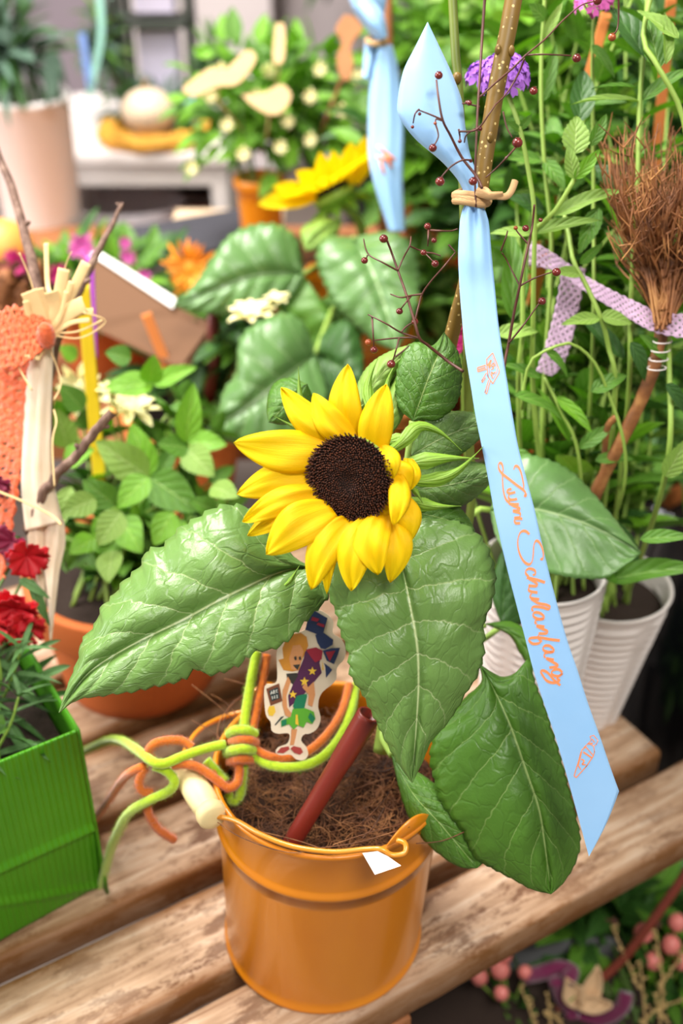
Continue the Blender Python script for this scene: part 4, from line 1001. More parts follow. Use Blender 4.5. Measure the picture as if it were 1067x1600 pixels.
def pot(name, label, root, R, Rb, Hh, mat, lip=.012, lipw=.003, soil=True, n=64, group=None, cat='pot'):
    t = thing(name, label, cat, root, group); r = Vector(root)
    k = lambda z: Rb + (R - Rb) * z / Hh
    prof = [(0, 0), (Rb - .002, 0), (Rb, .002)] + [(k(Hh * i / 8), Hh * i / 8) for i in range(1, 7)] + [(k(Hh - lip - .001), Hh - lip - .001), (R + lipw, Hh - lip), (R + lipw + .0008, Hh - lip + .002), (R + lipw + .0008, Hh - .002), (R + lipw, Hh), (R - .003, Hh), (R - .004, Hh - .003), (R - .005, Hh - .02), (Rb - .004, .006), (0, .006)]
    b = MB(); b.lathe(prof, r, n); b.build('body', M[mat], t, weld=True)
    if soil:
        b = MB(); rows = [[(r + Vector((cos(a) * q, sin(a) * q, Hh - .016 + .004 * noise.noise(Vector((cos(a) * q * 60, sin(a) * q * 60, 1))))), (0, 0)) for a in [2 * pi * j / 24 for j in range(24)]] for q in [(R - .0055) * i / 6 for i in range(7)]]
        b.grid(rows, closed=True); tag(b.build('soil', M['dark_soil'], t), kind='stuff')
    return t

# ------------------------------------------------------------------ white ribbed pots and the plants in them
t = NT('white_ribbed_plastic'); t.set(color=hexc('e6ddd8'), rough=.45, spec=.4); M['white_pot'] = t.m
def ribbed_pot(label, root, R, Rb, Hh, flat):
    t = thing('ribbed_pot', label, 'pot', root, 'white ribbed pots'); r = Vector(root); b = MB(); rows = []; NZ = 200; NA = 96
    for i in range(NZ + 1):
        z = Hh * i / NZ; rr = Rb + (R - Rb) * z / Hh; row = []
        for j in range(NA):
            a = 2 * pi * j / NA; sm = abs(((a - flat + pi / 4) % (pi / 2)) - pi / 4)        # smooth seam every quarter turn
            amp = .0017 * min(1, max(0, (sm - .10) * 8))
            row.append((r + Vector((cos(a) * (rr + amp * (1 - 2 * ((z / .0078) % 1)) * (1 if z < Hh - .006 else 0)), sin(a) * (rr + amp * (1 - 2 * ((z / .0078) % 1)) * (1 if z < Hh - .006 else 0)), z)), (0, 0)))
        rows.append(row)
    for rr, z in ((R + .0015, Hh + .0005), (R + .001, Hh + .002), (R - .001, Hh + .002), (R - .002, Hh), (R - .003, Hh - .02), (Rb - .002, .005)):
        rows.append([(r + Vector((cos(2 * pi * j / NA) * rr, sin(2 * pi * j / NA) * rr, z)), (0, 0)) for j in range(NA)])
    ids = b.grid(rows, closed=True); b.face(*reversed(ids[0])); b.face(*ids[-1]); b.build('body', M['white_pot'], t)
    b = MB(); b.lathe([(R - .0035, Hh - .02), (.0, Hh - .017)], r, 32); tag(b.build('soil', M['dark_soil'], t), kind='stuff')
    return t
W1 = Vector((.157, .149, .0003)); W2 = Vector((.2085, .172, .0003))
W1 = Vector((.154, .143, .0003))
ribbed_pot('white ribbed pot behind the hanging ribbon, left one of the touching pair', W1, .043, .030, .198, radians(-38))
W2 = Vector((.2204, .2108, .0003))
ribbed_pot('white ribbed pot touching the pot behind the ribbon, right one of the pair', W2, .048, .024, .131, radians(-60))

rp = thing('verbena_plant', 'upright leafy plant with a purple flower head, in the left white ribbed pot', 'plant', W1 + Vector((0, 0, .18)), 'plants in the white pots')
rs = thing('verbena_plant', 'tall leafy plant with pale toothed leaves and a pink head, in the right ribbed pot', 'plant', W2 + Vector((0, 0, .115)), 'plants in the white pots')
w1 = lambda a=0, b_=0: tuple(W1 + Vector((a, b_, .178))); w2 = lambda a=0, b_=0: tuple(W2 + Vector((a, b_, .113)))
# stems placed as seen
for par, pts, r0, r1, mt in [
    (rp, [w1(.01, 0), P(835, 640, .74), P(833, 480, .70), P(835, 340, .68), P(826, 270, .675), P(812, 200, .67), P(794, 150, .67)], .0019, .0013, 'stem_green'),
    (rp, [w1(-.01, .01), P(810, 620, .73), P(816, 520, .71), P(818, 420, .70), P(832, 364, .69), P(865, 332, .68), P(898, 279, .675)], .0018, .0014, 'stem_green'),
    (rp, [w1(0, .02), P(850, 600, .76), P(862, 400, .74), P(850, 250, .73), P(845, 120, .72), P(852, -20, .71)], .0017, .0012, 'stem_green'),
    (rs, [w2(0, 0), P(980, 640, .74), P(985, 480, .71), P(996, 280, .69), P(999, 160, .69), P(1008, 60, .69), P(1012, -30, .69)], .0018, .0014, 'stem_green'),
    (rs, [w2(.015, 0), P(1040, 740, .72), P(1045, 560, .71), P(1042, 420, .70), P(1075, 300, .68), P(1067, 184, .67), P(1028, 104, .665), P(1005, 60, .67), P(1020, -20, .67)], .0020, .0015, 'stem_green'),
    (rs, [w2(-.01, 0), P(960, 640, .73), P(950, 540, .71), P(937, 493, .70), P(913, 440, .70), P(896, 409, .70), P(889, 368, .71), P(880, 330, .72)], .0017, .0014, 'stem_green'),
    (rs, [w2(-.02, .01), P(925, 560, .75), P(927, 300, .74), P(925, 100, .72), P(928, 20, .71)], .0015, .0011, 'stem_green'),
    (rs, [w2(-.03, -.01), P(975, 760, .74), P(945, 600, .71), P(900, 540, .70), P(860, 545, .695), P(826, 570, .70), P(815, 640, .71)], .0013, .0009, 'stem_green'),
    (rp, [w1(.03, 0), P(905, 720, .74), P(875, 640, .73), P(850, 590, .73)], .0014, .001, 'stem_green')]:
    stem_obj(par, pts, r0, r1, mt, 8)
RL = [  # kind, material, base, tip, half width px, depth base, depth tip, tilt
 ('tooth', 'leaf_light', (898, 240), (903, 176), 24, .670, .668, (0, .3, 0)), ('ovate', 'leaf_bright', (898, 279), (940, 232), 12, .672, .665, (.2, 0, 0)), ('ovate', 'leaf_light', (897, 279), (888, 226), 13, .672, .664, (-.2, 0, 0)), ('ovate', 'leaf_mid', (922, 228), (952, 176), 12, .67, .665, (.3, 0, 0)),
 ('lance', 'leaf_light', (1000, 159), (901, 134), 9, .69, .68, (0, .6, .4)), ('lance', 'leaf_mid', (1003, 156), (1080, 90), 14, .69, .68, (0, .4, .3)), ('lance', 'leaf_mid', (997, 138), (932, 119), 6, .69, .68, (0, .5, .5)),
 ('ovate', 'leaf_dark', (1010, 92), (960, -12), 30, .68, .69, (.3, .2, 0)), ('tooth', 'leaf_mid', (1030, 106), (1012, 20), 20, .668, .67, (-.2, .2, 0)), ('ovate', 'leaf_light', (1040, 100), (1050, 10), 12, .66, .66, (.4, 0, 0)), ('ovate', 'leaf_dark', (905, 192), (918, 92), 22, .71, .72, (0, .2, 0)),
 ('lance', 'leaf_light', (865, 336), (973, 277), 15, .68, .67, (.1, .3, .4)), ('lance', 'leaf_light', (833, 364), (936, 326), 13, .69, .675, (.1, .4, .2)), ('lance', 'leaf_light', (833, 366), (765, 352), 12, .69, .69, (0, .4, .2)), ('tooth', 'leaf_mid', (935, 325), (905, 395), 16, .69, .69, (0, 0, .4)),
 ('ovate', 'leaf_mid', (906, 412), (942, 381), 9, .70, .69, (.3, .2, 0)), ('ovate', 'leaf_light', (908, 428), (866, 420), 12, .70, .69, (0, .2, .3)), ('ovate', 'leaf_light', (937, 497), (881, 499), 13, .70, .69, (0, .3, .3)), ('ovate', 'leaf_light', (938, 494), (992, 500), 16, .70, .70, (.1, .4, .1)),
 ('arch', 'leaf_mid', (803, 618), (893, 622), 18, .70, .70, (0, .7, .3)), ('ovate', 'leaf_mid', (923, 612), (984, 578), 15, .71, .71, (0, .3, .2)), ('arch', 'leaf_dark', (985, 535), (1028, 590), 16, .70, .70, (.2, .2, .2)), ('ovate', 'leaf_light', (775, 522), (844, 510), 16, .70, .70, (0, .3, .3)),
 ('lance', 'leaf_mid', (800, 500), (812, 345), 24, .72, .71, (.2, .1, 0)), ('ovate', 'leaf_dark', (975, 560), (905, 480), 15, .73, .73, (0, .2, .2)), ('arch', 'leaf_mid', (850, 545), (905, 575), 12, .70, .70, (0, .6, .2)), ('lance', 'leaf_mid', (845, 590), (790, 560), 10, .71, .70, (0, .4, .1)),
 ('ovate', 'leaf_mid', (1000, 842), (1078, 832), 14, .72, .70, (0, .4, .2)), ('tooth', 'leaf_light', (1040, 745), (1075, 690), 20, .71, .70, (.2, .3, 0)), ('ovate', 'leaf_mid', (948, 905), (1085, 872), 22, .76, .72, (0, .3, .5)), ('ovate', 'leaf_mid', (975, 905), (905, 860), 22, .76, .74, (0, .3, .3)), ('ovate', 'leaf_dark', (990, 895), (955, 800), 24, .77, .75, (.3, .1, 0)),
 ('ovate', 'leaf_mid', (812, 203), (832, 178), 7, .67, .665, (.2, 0, 0)), ('ovate', 'leaf_mid', (812, 205), (793, 188), 6, .67, .665, (0, 0, 0)), ('ovate', 'leaf_mid', (852, 30), (830, 5), 14, .71, .7, (0, 0, 0)), ('lance', 'leaf_light', (850, 60), (880, 0), 9, .71, .7, (0, 0, 0)), ('lance', 'leaf_mid', (846, 160), (880, 60), 12, .73, .72, (.3, 0, 0)),
 ('lance', 'leaf_mid', (925, 70), (965, 110), 10, .71, .7, (0, 0, .5)), ('tooth', 'leaf_light', (1060, 60), (1000, 5), 14, .66, .66, (0, .2, .3)), ('ovate', 'leaf_mid', (845, 250), (795, 240), 14, .73, .72, (0, .3, .2)), ('ovate', 'leaf_mid', (850, 250), (885, 290), 15, .73, .72, (0, .3, .2)), ('ovate', 'leaf_dark', (850, 330), (800, 300), 18, .74, .73, (0, .3, .2)),
 ('ovate', 'leaf_mid', (928, 160), (975, 150), 14, .74, .72, (0, .3, .2)), ('ovate', 'leaf_dark', (928, 260), (985, 300), 18, .75, .73, (0, .3, .2)), ('ovate', 'leaf_bright', (870, 620), (930, 670), 12, .73, .72, (0, .3, .2)), ('lance', 'leaf_bright', (890, 690), (850, 600), 9, .74, .73, (.3, 0, 0)), ('lance', 'leaf_mid', (905, 700), (960, 660), 13, .74, .73, (0, .3, 0)), ('arch', 'leaf_mid', (930, 720), (1000, 700), 12, .74, .74, (0, .5, 0)),
 ('arch', 'leaf_dark', (1040, 600), (1090, 640), 14, .70, .70, (0, .5, 0)), ('ovate', 'leaf_mid', (1045, 560), (1005, 520), 14, .71, .70, (0, .3, 0)), ('lance', 'leaf_mid', (790, 700), (850, 730), 13, .74, .73, (0, .3, 0))]
for k, (kd, mt, a, c, hw, d0, d1, tl) in enumerate(RL): leaf_px(rp if a[0] < 880 else rs, kd, mt, (*a, d0), (*c, d1), hw, tl, k)
# denser shoots behind these, still rooted in the two pots
rnd = random.Random(21)
for k in range(34):
    px = rnd.uniform(770, 1090); d = rnd.uniform(.78, .92); top = rnd.uniform(-60, 430)
    W0, par = (W1, rp) if k % 2 else (W2, rs)
    b0 = W0 + Vector((rnd.uniform(-.025, .025), rnd.uniform(-.02, .02), .175 if k % 2 else .112)); tp = P(px, top, d)
    md = b0.lerp(tp, .5) + Vector((rnd.uniform(-.03, .03), rnd.uniform(0, .05), .02))
    leafy(par, [b0, md, tp], rnd, rnd.choice(['ovate', 'lance', 'ovate']), 'leaf_mid', .064, .027, .034, .0016, .0009, ['leaf_mid', 'leaf_mid', 'leaf_dark', 'leaf_light', 'leaf_bright'], .15)
# flower heads: clusters of small five-petalled florets
def umbel(parent, c, R, n, mat, r, seed, name='flower_head'):
    rr = random.Random(seed); b = MB()
    for k in range(n):
        q = (k + .5) / n; ph = math.acos(1 - q * 1.1); th = k * 2.39996; d = Vector((sin(ph) * cos(th), sin(ph) * sin(th), cos(ph))); d = frame(Vector((0, 1, 0)), TOCAM + Vector((0, 0, .5))) @ d
        p = c + d * R; F3 = frame(d.orthogonal(), d)
        for j in range(5):
            a = 2 * pi * j / 5 + rr.random() * .3; e = F3.col[0] * cos(a) + F3.col[1] * sin(a); s = d.cross(e)
            ids = [b.vert(p), b.vert(p + e * r * .55 + s * r * .32 + d * r * .12), b.vert(p + e * r + s * r * .22 + d * r * .05), b.vert(p + e * r * .85 + d * r * .1), b.vert(p + e * r - s * r * .22 + d * r * .05), b.vert(p + e * r * .55 - s * r * .32 + d * r * .12)]
            b.face(*ids[:4]); b.face(ids[0], *ids[3:])
    for k in range(0, n, 2):
        q = (k + .5) / n; ph = math.acos(1 - q * 1.1); th = k * 2.39996; d = frame(Vector((0, 1, 0)), TOCAM + Vector((0, 0, .5))) @ Vector((sin(ph) * cos(th), sin(ph) * sin(th), cos(ph)))
        b.tube([c - Vector((0, 0, R * .8)), c + d * R * .98], .0004, 4)
    return tag(b.build(name, M[mat], parent), kind='stuff')
umbel(rp, P(787, 124, .665), .0135, 26, 'violet_petal', .0074, 1)
umbel(rp, P(755, 124, .675), .0085, 12, 'violet_petal', .0070, 5)
umbel(rs, P(928, 6, .70), .011, 18, 'pink_petal', .0062, 2)
# big sunflower leaf behind the ribbon
mid = [(765, 797, .735), (833, 795, .725), (920, 820, .72), (1002, 864, .72)]
loft_leaf(sun, M['leaf_sun_bg'], mid, [(765, 797), (790, 735), (812, 712), (852, 716), (898, 740), (940, 785), (982, 838), (1002, 864)], [(765, 797), (780, 850), (818, 884), (860, 896), (905, 904), (945, 903), (978, 882), (1002, 864)], .012, -.006, 22, 1.0, 12, 80, .0007, 6, .001, seed=12, petiole=[(765, 797, .735), (735, 805, .73), (690, 900, .71), (640, 1000, .70)])
loft_leaf(sun, M['leaf_mid'], [(758, 975, .70), (790, 985, .70), (818, 1010, .70), (832, 1050, .70)], [(758, 975), (795, 992), (812, 1020), (832, 1050)], [(758, 975), (800, 972), (835, 1000), (832, 1050)], .004, .004, 6, .3, 5, 24, seed=13, petiole=[(758, 975, .70), (700, 1010, .70), (640, 1060, .70)])
loft_leaf(sun, M['leaf_dark'], [(784, 978, .73), (786, 940, .73), (790, 880, .73)], [(784, 978), (768, 930), (776, 880), (790, 850)], [(784, 978), (815, 975), (825, 930), (790, 850)], .004, .01, 6, .4, 5, 24, seed=14, petiole=[(784, 978, .73), (740, 1010, .72), (660, 1060, .71)])

# lilac crocheted lace
t = NT('lilac_cotton'); f = t.noise(t.obj(), 500, 3); t.set(color=t.mix(f, hexc('b793b4'), hexc('d6b9d2')), rough=.9, sheen=.3); t.bump(f, .0004); M['lilac'] = t.m
def lace(parent, up, lo, n, m, off, name='band'):
    """band between two outlines (px,py,d); round eyelets are real holes"""
    U = cr([P(*q) for q in up], n); L_ = cr([P(*q) for q in lo], n); b = MB(); ids = []
    for i in range(n):
        row = []
        for j in range(m):
            q = j / (m - 1); p = Vector(U[i]).lerp(Vector(L_[i]), q + (.03 * sin(i * 1.3) if j in (0, m - 1) else 0))
            row.append(b.vert(p + TOCAM * .0004 * sin(i * 1.1) * cos(j * 1.7), (i / n, q)))
        ids.append(row)
    for i in range(n - 1):
        for j in range(m - 1):
            a = (i % 4 == 1 and j % 4 == 1) or (i % 4 == 3 and j % 4 == 3)
            if a and 0 < j < m - 2: continue
            b.face(ids[i][j], ids[i + 1][j], ids[i + 1][j + 1], ids[i][j + 1])
    o = b.build(name, M['lilac'] if not isinstance(off, str) else M[off], parent); solid(o, .0007); return o
lc = thing('lace_ribbon', 'lilac crocheted lace ribbon stretched between the green stems on the right', 'ribbon', P(950, 450, .72))
lace(lc, [(828, 375, .725), (868, 398, .722), (905, 425, .718), (945, 448, .712), (990, 470, .705), (1030, 487, .70), (1085, 492, .69)], [(826, 415, .725), (870, 425, .722), (905, 450, .718), (945, 475, .712), (985, 500, .705), (1025, 520, .70), (1085, 532, .69)], 110, 14, 0)
lace(lc, [(880, 412, .735), (870, 470, .74), (858, 520, .742), (838, 580, .745)], [(915, 420, .735), (905, 480, .74), (885, 560, .742), (862, 588, .745)], 60, 14, 0)
# dry twig bunch and the brown branch it is tied to
t = NT('dry_brown_twig'); f = t.noise(t.obj(), 60, 3); t.set(color=t.ramp(f, [(.3, hexc('5b3620')), (.55, hexc('9a6236')), (.72, hexc('c08a50'))]), rough=.6); M['dry_twig'] = t.m
tb = thing('twig_broom', 'bushy bunch of dry brown twigs at the right edge on a brown branch', 'twigs', P(930, 770, .76))
b = MB(); rnd = random.Random(8)
for k in range(260):
    a = rnd.uniform(-1, 1); x0 = 1035 + rnd.uniform(-14, 14); y0 = 520 - rnd.uniform(0, 40); d0 = .705 + rnd.uniform(-.012, .02)
    yt = rnd.uniform(190, 380); xt = 1040 + a * 92 + (yt < 250) * a * 10; dt = .69 + rnd.uniform(-.03, .05)
    pts = [P(x0, y0, d0), P(x0 + (xt - x0) * .35 + rnd.uniform(-8, 8), y0 + (yt - y0) * .4, d0), P(x0 + (xt - x0) * .8 + rnd.uniform(-12, 12), y0 + (yt - y0) * .72, dt), P(xt + rnd.uniform(-10, 10), yt, dt)]
    b.tube(cr(pts, 9), [.0010 - .00075 * i / 8 for i in range(9)], 4, cap=False)
    for s in range(2):
        q = Vector(cr(pts, 9)[rnd.randrange(4, 8)]); e = Vector((rnd.uniform(-1, 1), rnd.uniform(-.4, .4), rnd.uniform(.2, 1.2))).normalized(); b.tube([q, q + e * .010, q + e * .018 + Vector((rnd.uniform(-.004, .004), 0, .003))], [.0005, .0004, .0002], 4, cap=False)
tag(b.build('brush', M['dry_twig'], tb), kind='stuff')
b = MB(); b.tube(cr([P(1040, 470, .705), P(1030, 540, .71), P(1008, 610, .72), P(975, 680, .735), P(945, 740, .75), P(925, 790, .765), P(912, 870, .80)], 40), [.0042 + .001 * noise.noise(Vector((i * .4, 1, 1))) for i in range(40)], 10); b.build('branch', M['dry_twig'], tb)
b = MB(); b.tube(cr([P(965, 650, .73), P(950, 665, .735), P(945, 700, .745), P(943, 740, .75)], 14), .0022, 6); b.build('side_branch', M['dry_twig'], tb)
for k in range(4):
    c0 = (1035 - k * 3, 530 + k * 14); pts = [P(c0[0] + 15 * cos(a) , c0[1] + 4 * sin(a) + 3, .706 - .008 * sin(a)) for a in [2 * pi * i / 14 for i in range(15)]]
    b = MB(); b.tube(pts, .0004, 5); b.build('wire_wrap', M['white_paint'], tb)
# terracotta coloured wooden stakes among the stems
for lab, a, c, d in [('flat terracotta coloured stake leaning behind the pale toothed leaves', (948, 20), (862, 330), .80), ('flat terracotta coloured stake end under the lilac lace ribbon', (850, 400), (838, 450), .75), ('flat terracotta coloured stake near the pink flower head at the top', (1050, -10), (1030, 200), .80)]:
    b = MB(); p0, p1 = P(*a, d), P(*c, d + .04); e = p1 - p0; p1 = p0 + e * 1.5 if lab.startswith('flat terracotta coloured stake end') is False else p1 + e * .6
    strip(b, [p0, (p0 + p1) / 2, p1], .0075); o = b.build('garden_stake', M['terracotta_light']); tag(o, lab, 'stake', 'terracotta stakes'); solid(o, .002)
# magenta flower beside the shoot
daisy('globe_flower', 'magenta flower between the brown shoot and the hanging ribbon', 'flower', P(716, 528, .70), TOCAM + Vector((.3, 0, 0)), .011, 9, 'magenta_petal', 'magenta_petal', w=.4, rc=.5, rows=4, cup=.4, stem=[P(722, 600, .72), P(735, 760, .78), tuple(W1 + Vector((-.02, 0, .16)))])
# orange bud behind the head
b = MB(); b.ball(P(627, 652, .66), .0085, 16, 10, (1.5, .9, .8)); o = b.build('orange_bud', M['terracotta_light'], weld=True); tag(o, 'small orange fruit peeping out between the leaves above the flower', 'fruit')
# ------------------------------------------------------------------ green bag at the left
t = NT('green_corrugated_card'); o_ = t.n('ShaderNodeUVMap').outputs[0]; sp = t.n('ShaderNodeSeparateXYZ'); t.l(o_, sp.inputs[0])
wv = t.mth('SINE', t.mth('MULTIPLY', sp.outputs[0], 2 * pi / .0042)); f = t.noise(t.obj(), 30, 3)
t.set(color=t.mix(f, hexc('3f860c'), hexc('509a16')), rough=.45, spec=.4); t.bump(t.mth('MULTIPLY', wv, .5), .0010, .8); M['green_card'] = t.m
B0 = G(167, 1398); Lf = G(-40, 1497); ef = (Lf - B0).normalized(); eb = Vector((-ef.y, ef.x, 0)); eb = eb if eb.y > 0 else -eb
def lift(px_y, p):    # height above p seen at row px_y
    lo_, hi = 0, .5
    for _ in range(40):
        m = (lo_ + hi) / 2; q = p + Vector((0, 0, m)) - CAM; dep = q.y * CT - q.z * ST; u = q.y * ST + q.z * CT
        y = 800 - u / dep * FPX
        if y > px_y: lo_ = m
        else: hi = m
    return m
HB = lift(1142, B0)
bag = thing('gift_bag', 'green corrugated card bag at the left edge, planted with dianthus', 'bag', B0)
Wd, Dp, th = .30, .15, .0022
def bagpt(u, v, z, bulge=0): return B0 + ef * u + eb * v + Vector((0, 0, z))
def panel(fn, nu, nv, name='panel'):
    b = MB(); rows = []
    for j in range(nv + 1):
        rows.append([(fn(i / nu, j / nv), (i / nu * Wd, j / nv)) for i in range(nu + 1)])
    b.grid(rows); o = b.build(name, M['green_card'], bag, smooth=False)
    for p in o.data.polygons: p.use_smooth = True
    solid(o, .0018, 1); return o
kz = HB * .44
def front(u, v):
    z = v * HB; zl = kz * .85 * u * Wd / .11; off = -.003 * max(0, 1 - abs(z - kz) / .005) - (.0022 * max(0, 1 - abs(z - zl) / .005) if u * Wd < .11 else 0) + (.010 * max(0, (1 - z / kz)) * max(0, 1 - abs(u * Wd - .0) / .12) if z < kz else 0)
    return bagpt(u * Wd, off, z)
panel(front, 60, 80)
panel(lambda u, v: bagpt(0, u * Dp, v * HB + .0), 20, 10, 'side_panel')
panel(lambda u, v: bagpt(Wd, u * Dp, v * HB), 20, 10, 'side_panel')
panel(lambda u, v: bagpt(u * Wd, Dp, v * HB), 20, 10, 'back_panel')
b = MB(); b.poly([bagpt(0.002, .002, HB - .035), bagpt(Wd - .002, .002, HB - .035), bagpt(Wd - .002, Dp - .002, HB - .035), bagpt(.002, Dp - .002, HB - .035)], Vector((0, 0, -.02))); tag(b.build('soil', M['dark_soil'], bag, smooth=False), kind='stuff')
# dianthus in the bag
dn = thing('dianthus', 'crimson dianthus with narrow leaves growing in the green bag', 'plant', bagpt(.12, .07, HB - .03))
rnd = random.Random(4)
for k in range(34):
    u, v = rnd.uniform(.02, .2), rnd.uniform(.035, .125); b0 = bagpt(u, v, HB - .035); tp = b0 + Vector((rnd.uniform(-.03, .03), rnd.uniform(-.03, .02), rnd.uniform(.03, .085)))
    leafy(dn, [b0, (b0 + tp) / 2 + Vector((rnd.uniform(-.01, .01), 0, .005)), tp], rnd, 'strap', 'leaf_dianthus', .050, .0078, .015, .0012, .0008, ['leaf_dianthus', 'leaf_dianthus', 'leaf_dark', 'leaf_mid'], .1, .7)
M['crimson'] = plain('crimson_petal', 'c0101f', .55, .3, 180); M['maroon'] = plain('maroon_petal', '7d0f38', .6, .3, 180)
def dianth(c, R, n, mat, seed, nrm):
    rr = random.Random(seed); c = P(*c); F3 = frame(Vector((.2, .1, 1)), nrm); b = MB()
    for k in range(n):
        a = k * 2.4; tilt = .25 + .55 * (k / n); e = (F3.col[0] * cos(a) + F3.col[1] * sin(a)).normalized(); s = F3.col[2].cross(e); rows = []
        for i in range(6):
            u = i / 5; hw = R * .62 * (u ** .8)
            rows.append([(c + e * R * u * (1 - .15 * q * q) * cos(tilt) + F3.col[2] * R * (u * sin(tilt) * .9 + .10 * sin(q * 5 + k) * u + .035 * sin(q * 14 + k) * u * u) + s * hw * q + (e * R * .07 * ((j_ % 2) * 2 - 1) if i == 5 else Vector()), (u, q)) for j_, q in enumerate([-1, -.75, -.5, -.25, 0, .25, .5, .75, 1])])
        b.grid(rows)
    o = b.build('flower', M[mat], dn); solid(o, .0003); return c
for c, R, n, mt, sd, nr in [((22, 950, .742), .0170, 7, 'crimson', 1, TOCAM + Vector((.1, 0, 0))), ((38, 978, .745), .0140, 5, 'crimson', 2, TOCAM + Vector((.2, 0, -.5))), ((42, 868, .745), .0145, 6, 'crimson', 3, TOCAM + Vector((.3, 0, -.4))), ((20, 845, .75), .0130, 6, 'maroon', 4, TOCAM + Vector((-.3, 0, .5))), ((-4, 755, .75), .010, 6, 'maroon', 5, TOCAM), ((-12, 975, .74), .016, 6, 'crimson', 6, TOCAM)]:
    p = dianth(c, R, n, mt, sd, nr); q = bagpt(.09 + .01 * sd, .05, HB - .03)
    b = MB(); b.tube([p - TOCAM * .001, p - TOCAM * .010, p - TOCAM * .018 - Vector((0, 0, .004))], [.0035, .0032, .0016], 8); b.build('calyx', M['leaf_dark'], dn)
    stem_obj(dn, [p - TOCAM * .018 - Vector((0, 0, .004)), (p + q) / 2 + Vector((.012, .01, 0)), q], .0011, .0013, 'stem_dark', 6)
for a, c, hw in (((48, 905), (72, 975), 10), ((30, 905), (70, 925), 9), ((95, 1000), (20, 1020), 5), ((150, 1080), (0, 1085), 5), ((110, 1040), (20, 1065), 8), ((60, 1100), (0, 1045), 9), ((15, 1130), (50, 1195), 10)):
    leaf_px(dn, 'arch', 'leaf_dianthus', (*a, .745), (*c, .735), hw, (0, .3, .3))

# grey branches, orange crochet band, cream cloth strip and raffia above the bag
t = NT('grey_brown_bark'); f = t.noise(t.scaled(t.obj(), (1, 1, .3)), 160, 4, .7); t.set(color=t.ramp(f, [(.3, hexc('4e3429')), (.55, hexc('7f6253')), (.75, hexc('a58a7a'))]), rough=.75); t.bump(f, .0008); M['bark_grey'] = t.m
M['cut_wood'] = plain('cut_wood', 'd9a050', .7, .3, 400)
tri = thing('bound_branches', 'grey brown cut branches bound together above the green bag', 'branch', P(70, 600, .76))
def branch(pts, r0, r1, seed, knobs=()):
    c = cr([P(*q) for q in pts], 60); b = MB()
    rr = [(r0 + (r1 - r0) * i / 59) * (1 + .10 * noise.noise(Vector((i * .35, seed, 0)))) for i in range(60)]
    c = [tuple(Vector(p) + Vector((noise.noise(Vector((i * .2, seed, 3))), 0, noise.noise(Vector((i * .2, seed, 9))))) * r0 * .5) for i, p in enumerate(c)]
    b.tube(c, rr, 12)
    for k, s in knobs:
        p = Vector(c[k]); b.tube([p, p + Vector(s) * 1.0, p + Vector(s) * 1.35], [rr[k] * .7, rr[k] * .55, rr[k] * .3], 8)
    b.build('branch', M['bark_grey'], tri); return c, rr
c, rr = branch([(40, 830, .76), (80, 752, .745), (122, 710, .735), (150, 672, .728), (176, 643, .722)], .0034, .0030, 1, ((40, (-.003, 0, .003)), (52, (.004, 0, -.001)), (20, (.001, 0, .002))))
e = (Vector(c[-1]) - Vector(c[-3])).normalized(); b = MB(); b.tube([Vector(c[-1]) - e * .0004, Vector(c[-1]) + e * .0006], [rr[-1] * 1.02, rr[-1] * .98], 16); b.build('cut_end', M['cut_wood'], tri)
branch([(-20, 200, .80), (15, 285, .79), (40, 370, .78), (58, 450, .77), (70, 560, .77), (72, 700, .78)], .0022, .0052, 2, ((20, (.004, 0, .002)), (33, (.005, 0, .002))))
branch([(192, 318, .80), (165, 370, .79), (142, 415, .78), (122, 455, .775), (90, 520, .772), (60, 640, .78)], .0012, .0060, 3, ((2, (.002, 0, .002)), (1, (-.003, 0, .001)), (26, (.005, 0, .003)), (30, (-.004, 0, .004))))
# orange band
t = NT('orange_crochet'); f = t.noise(t.obj(), 420, 4, .7); vo = t.n('ShaderNodeTexVoronoi'); vo.inputs['Scale'].default_value = 330; t.l(t.obj(), vo.inputs['Vector'])
t.set(color=t.mix(f, hexc('cf4c18'), hexc('f0713a')), rough=.9, sheen=.5); t.bump(t.mth('ADD', f, vo.outputs['Distance']), .0012, .9); M['orange_crochet'] = t.m
ob_ = thing('crochet_band', 'orange crocheted band hanging over the left edge above the green bag', 'ribbon', P(20, 500, .75))
lace(ob_, [(-60, 520, .76), (-58, 640, .765), (-56, 760, .77), (-60, 925, .775)], [(62, 500, .745), (50, 600, .748), (32, 740, .752), (6, 905, .758)], 90, 15, 'orange_crochet')
lace(ob_, [(-20, 500, .742), (20, 478, .738), (55, 490, .738), (80, 502, .738)], [(-20, 580, .742), (30, 575, .735), (62, 552, .734), (84, 535, .736)], 40, 14, 'orange_crochet', 'knot_band')
b = MB(); b.ball(P(72, 525, .732), .0062, 14, 8, (1, .8, 1.5)); b.build('knot', M['orange_crochet'], ob_, weld=True)
# cream cloth
t = NT('cream_cloth'); f = t.noise(t.obj(), 60, 3); t.set(color=t.mix(f, hexc('ecd2aa'), hexc('fff0dc')), rough=.6, sheen=.4); t.translucent(hexc('f5dcb6'), .2); M['cream_cloth'] = t.m
cc = thing('cloth_strip', 'cream cloth strip hanging beside the orange crochet band', 'ribbon', P(85, 560, .745))
b = MB()
def band_px(left, right, n=44, m=8, fold=.004, ph=0):
    Lc = cr(left, n); Rc = cr(right, n); b = MB(); rows = []
    for i in range(n):
        rows.append([(P(Lc[i][0] + (Rc[i][0] - Lc[i][0]) * j / m, Lc[i][1] + (Rc[i][1] - Lc[i][1]) * j / m, Lc[i][2] + (Rc[i][2] - Lc[i][2]) * j / m - fold * sin(pi * j / m + ph) + .0012 * sin(j * 1.9 + i * .11)), (i / n, j / m)) for j in range(m + 1)])
    b.grid(rows); return b
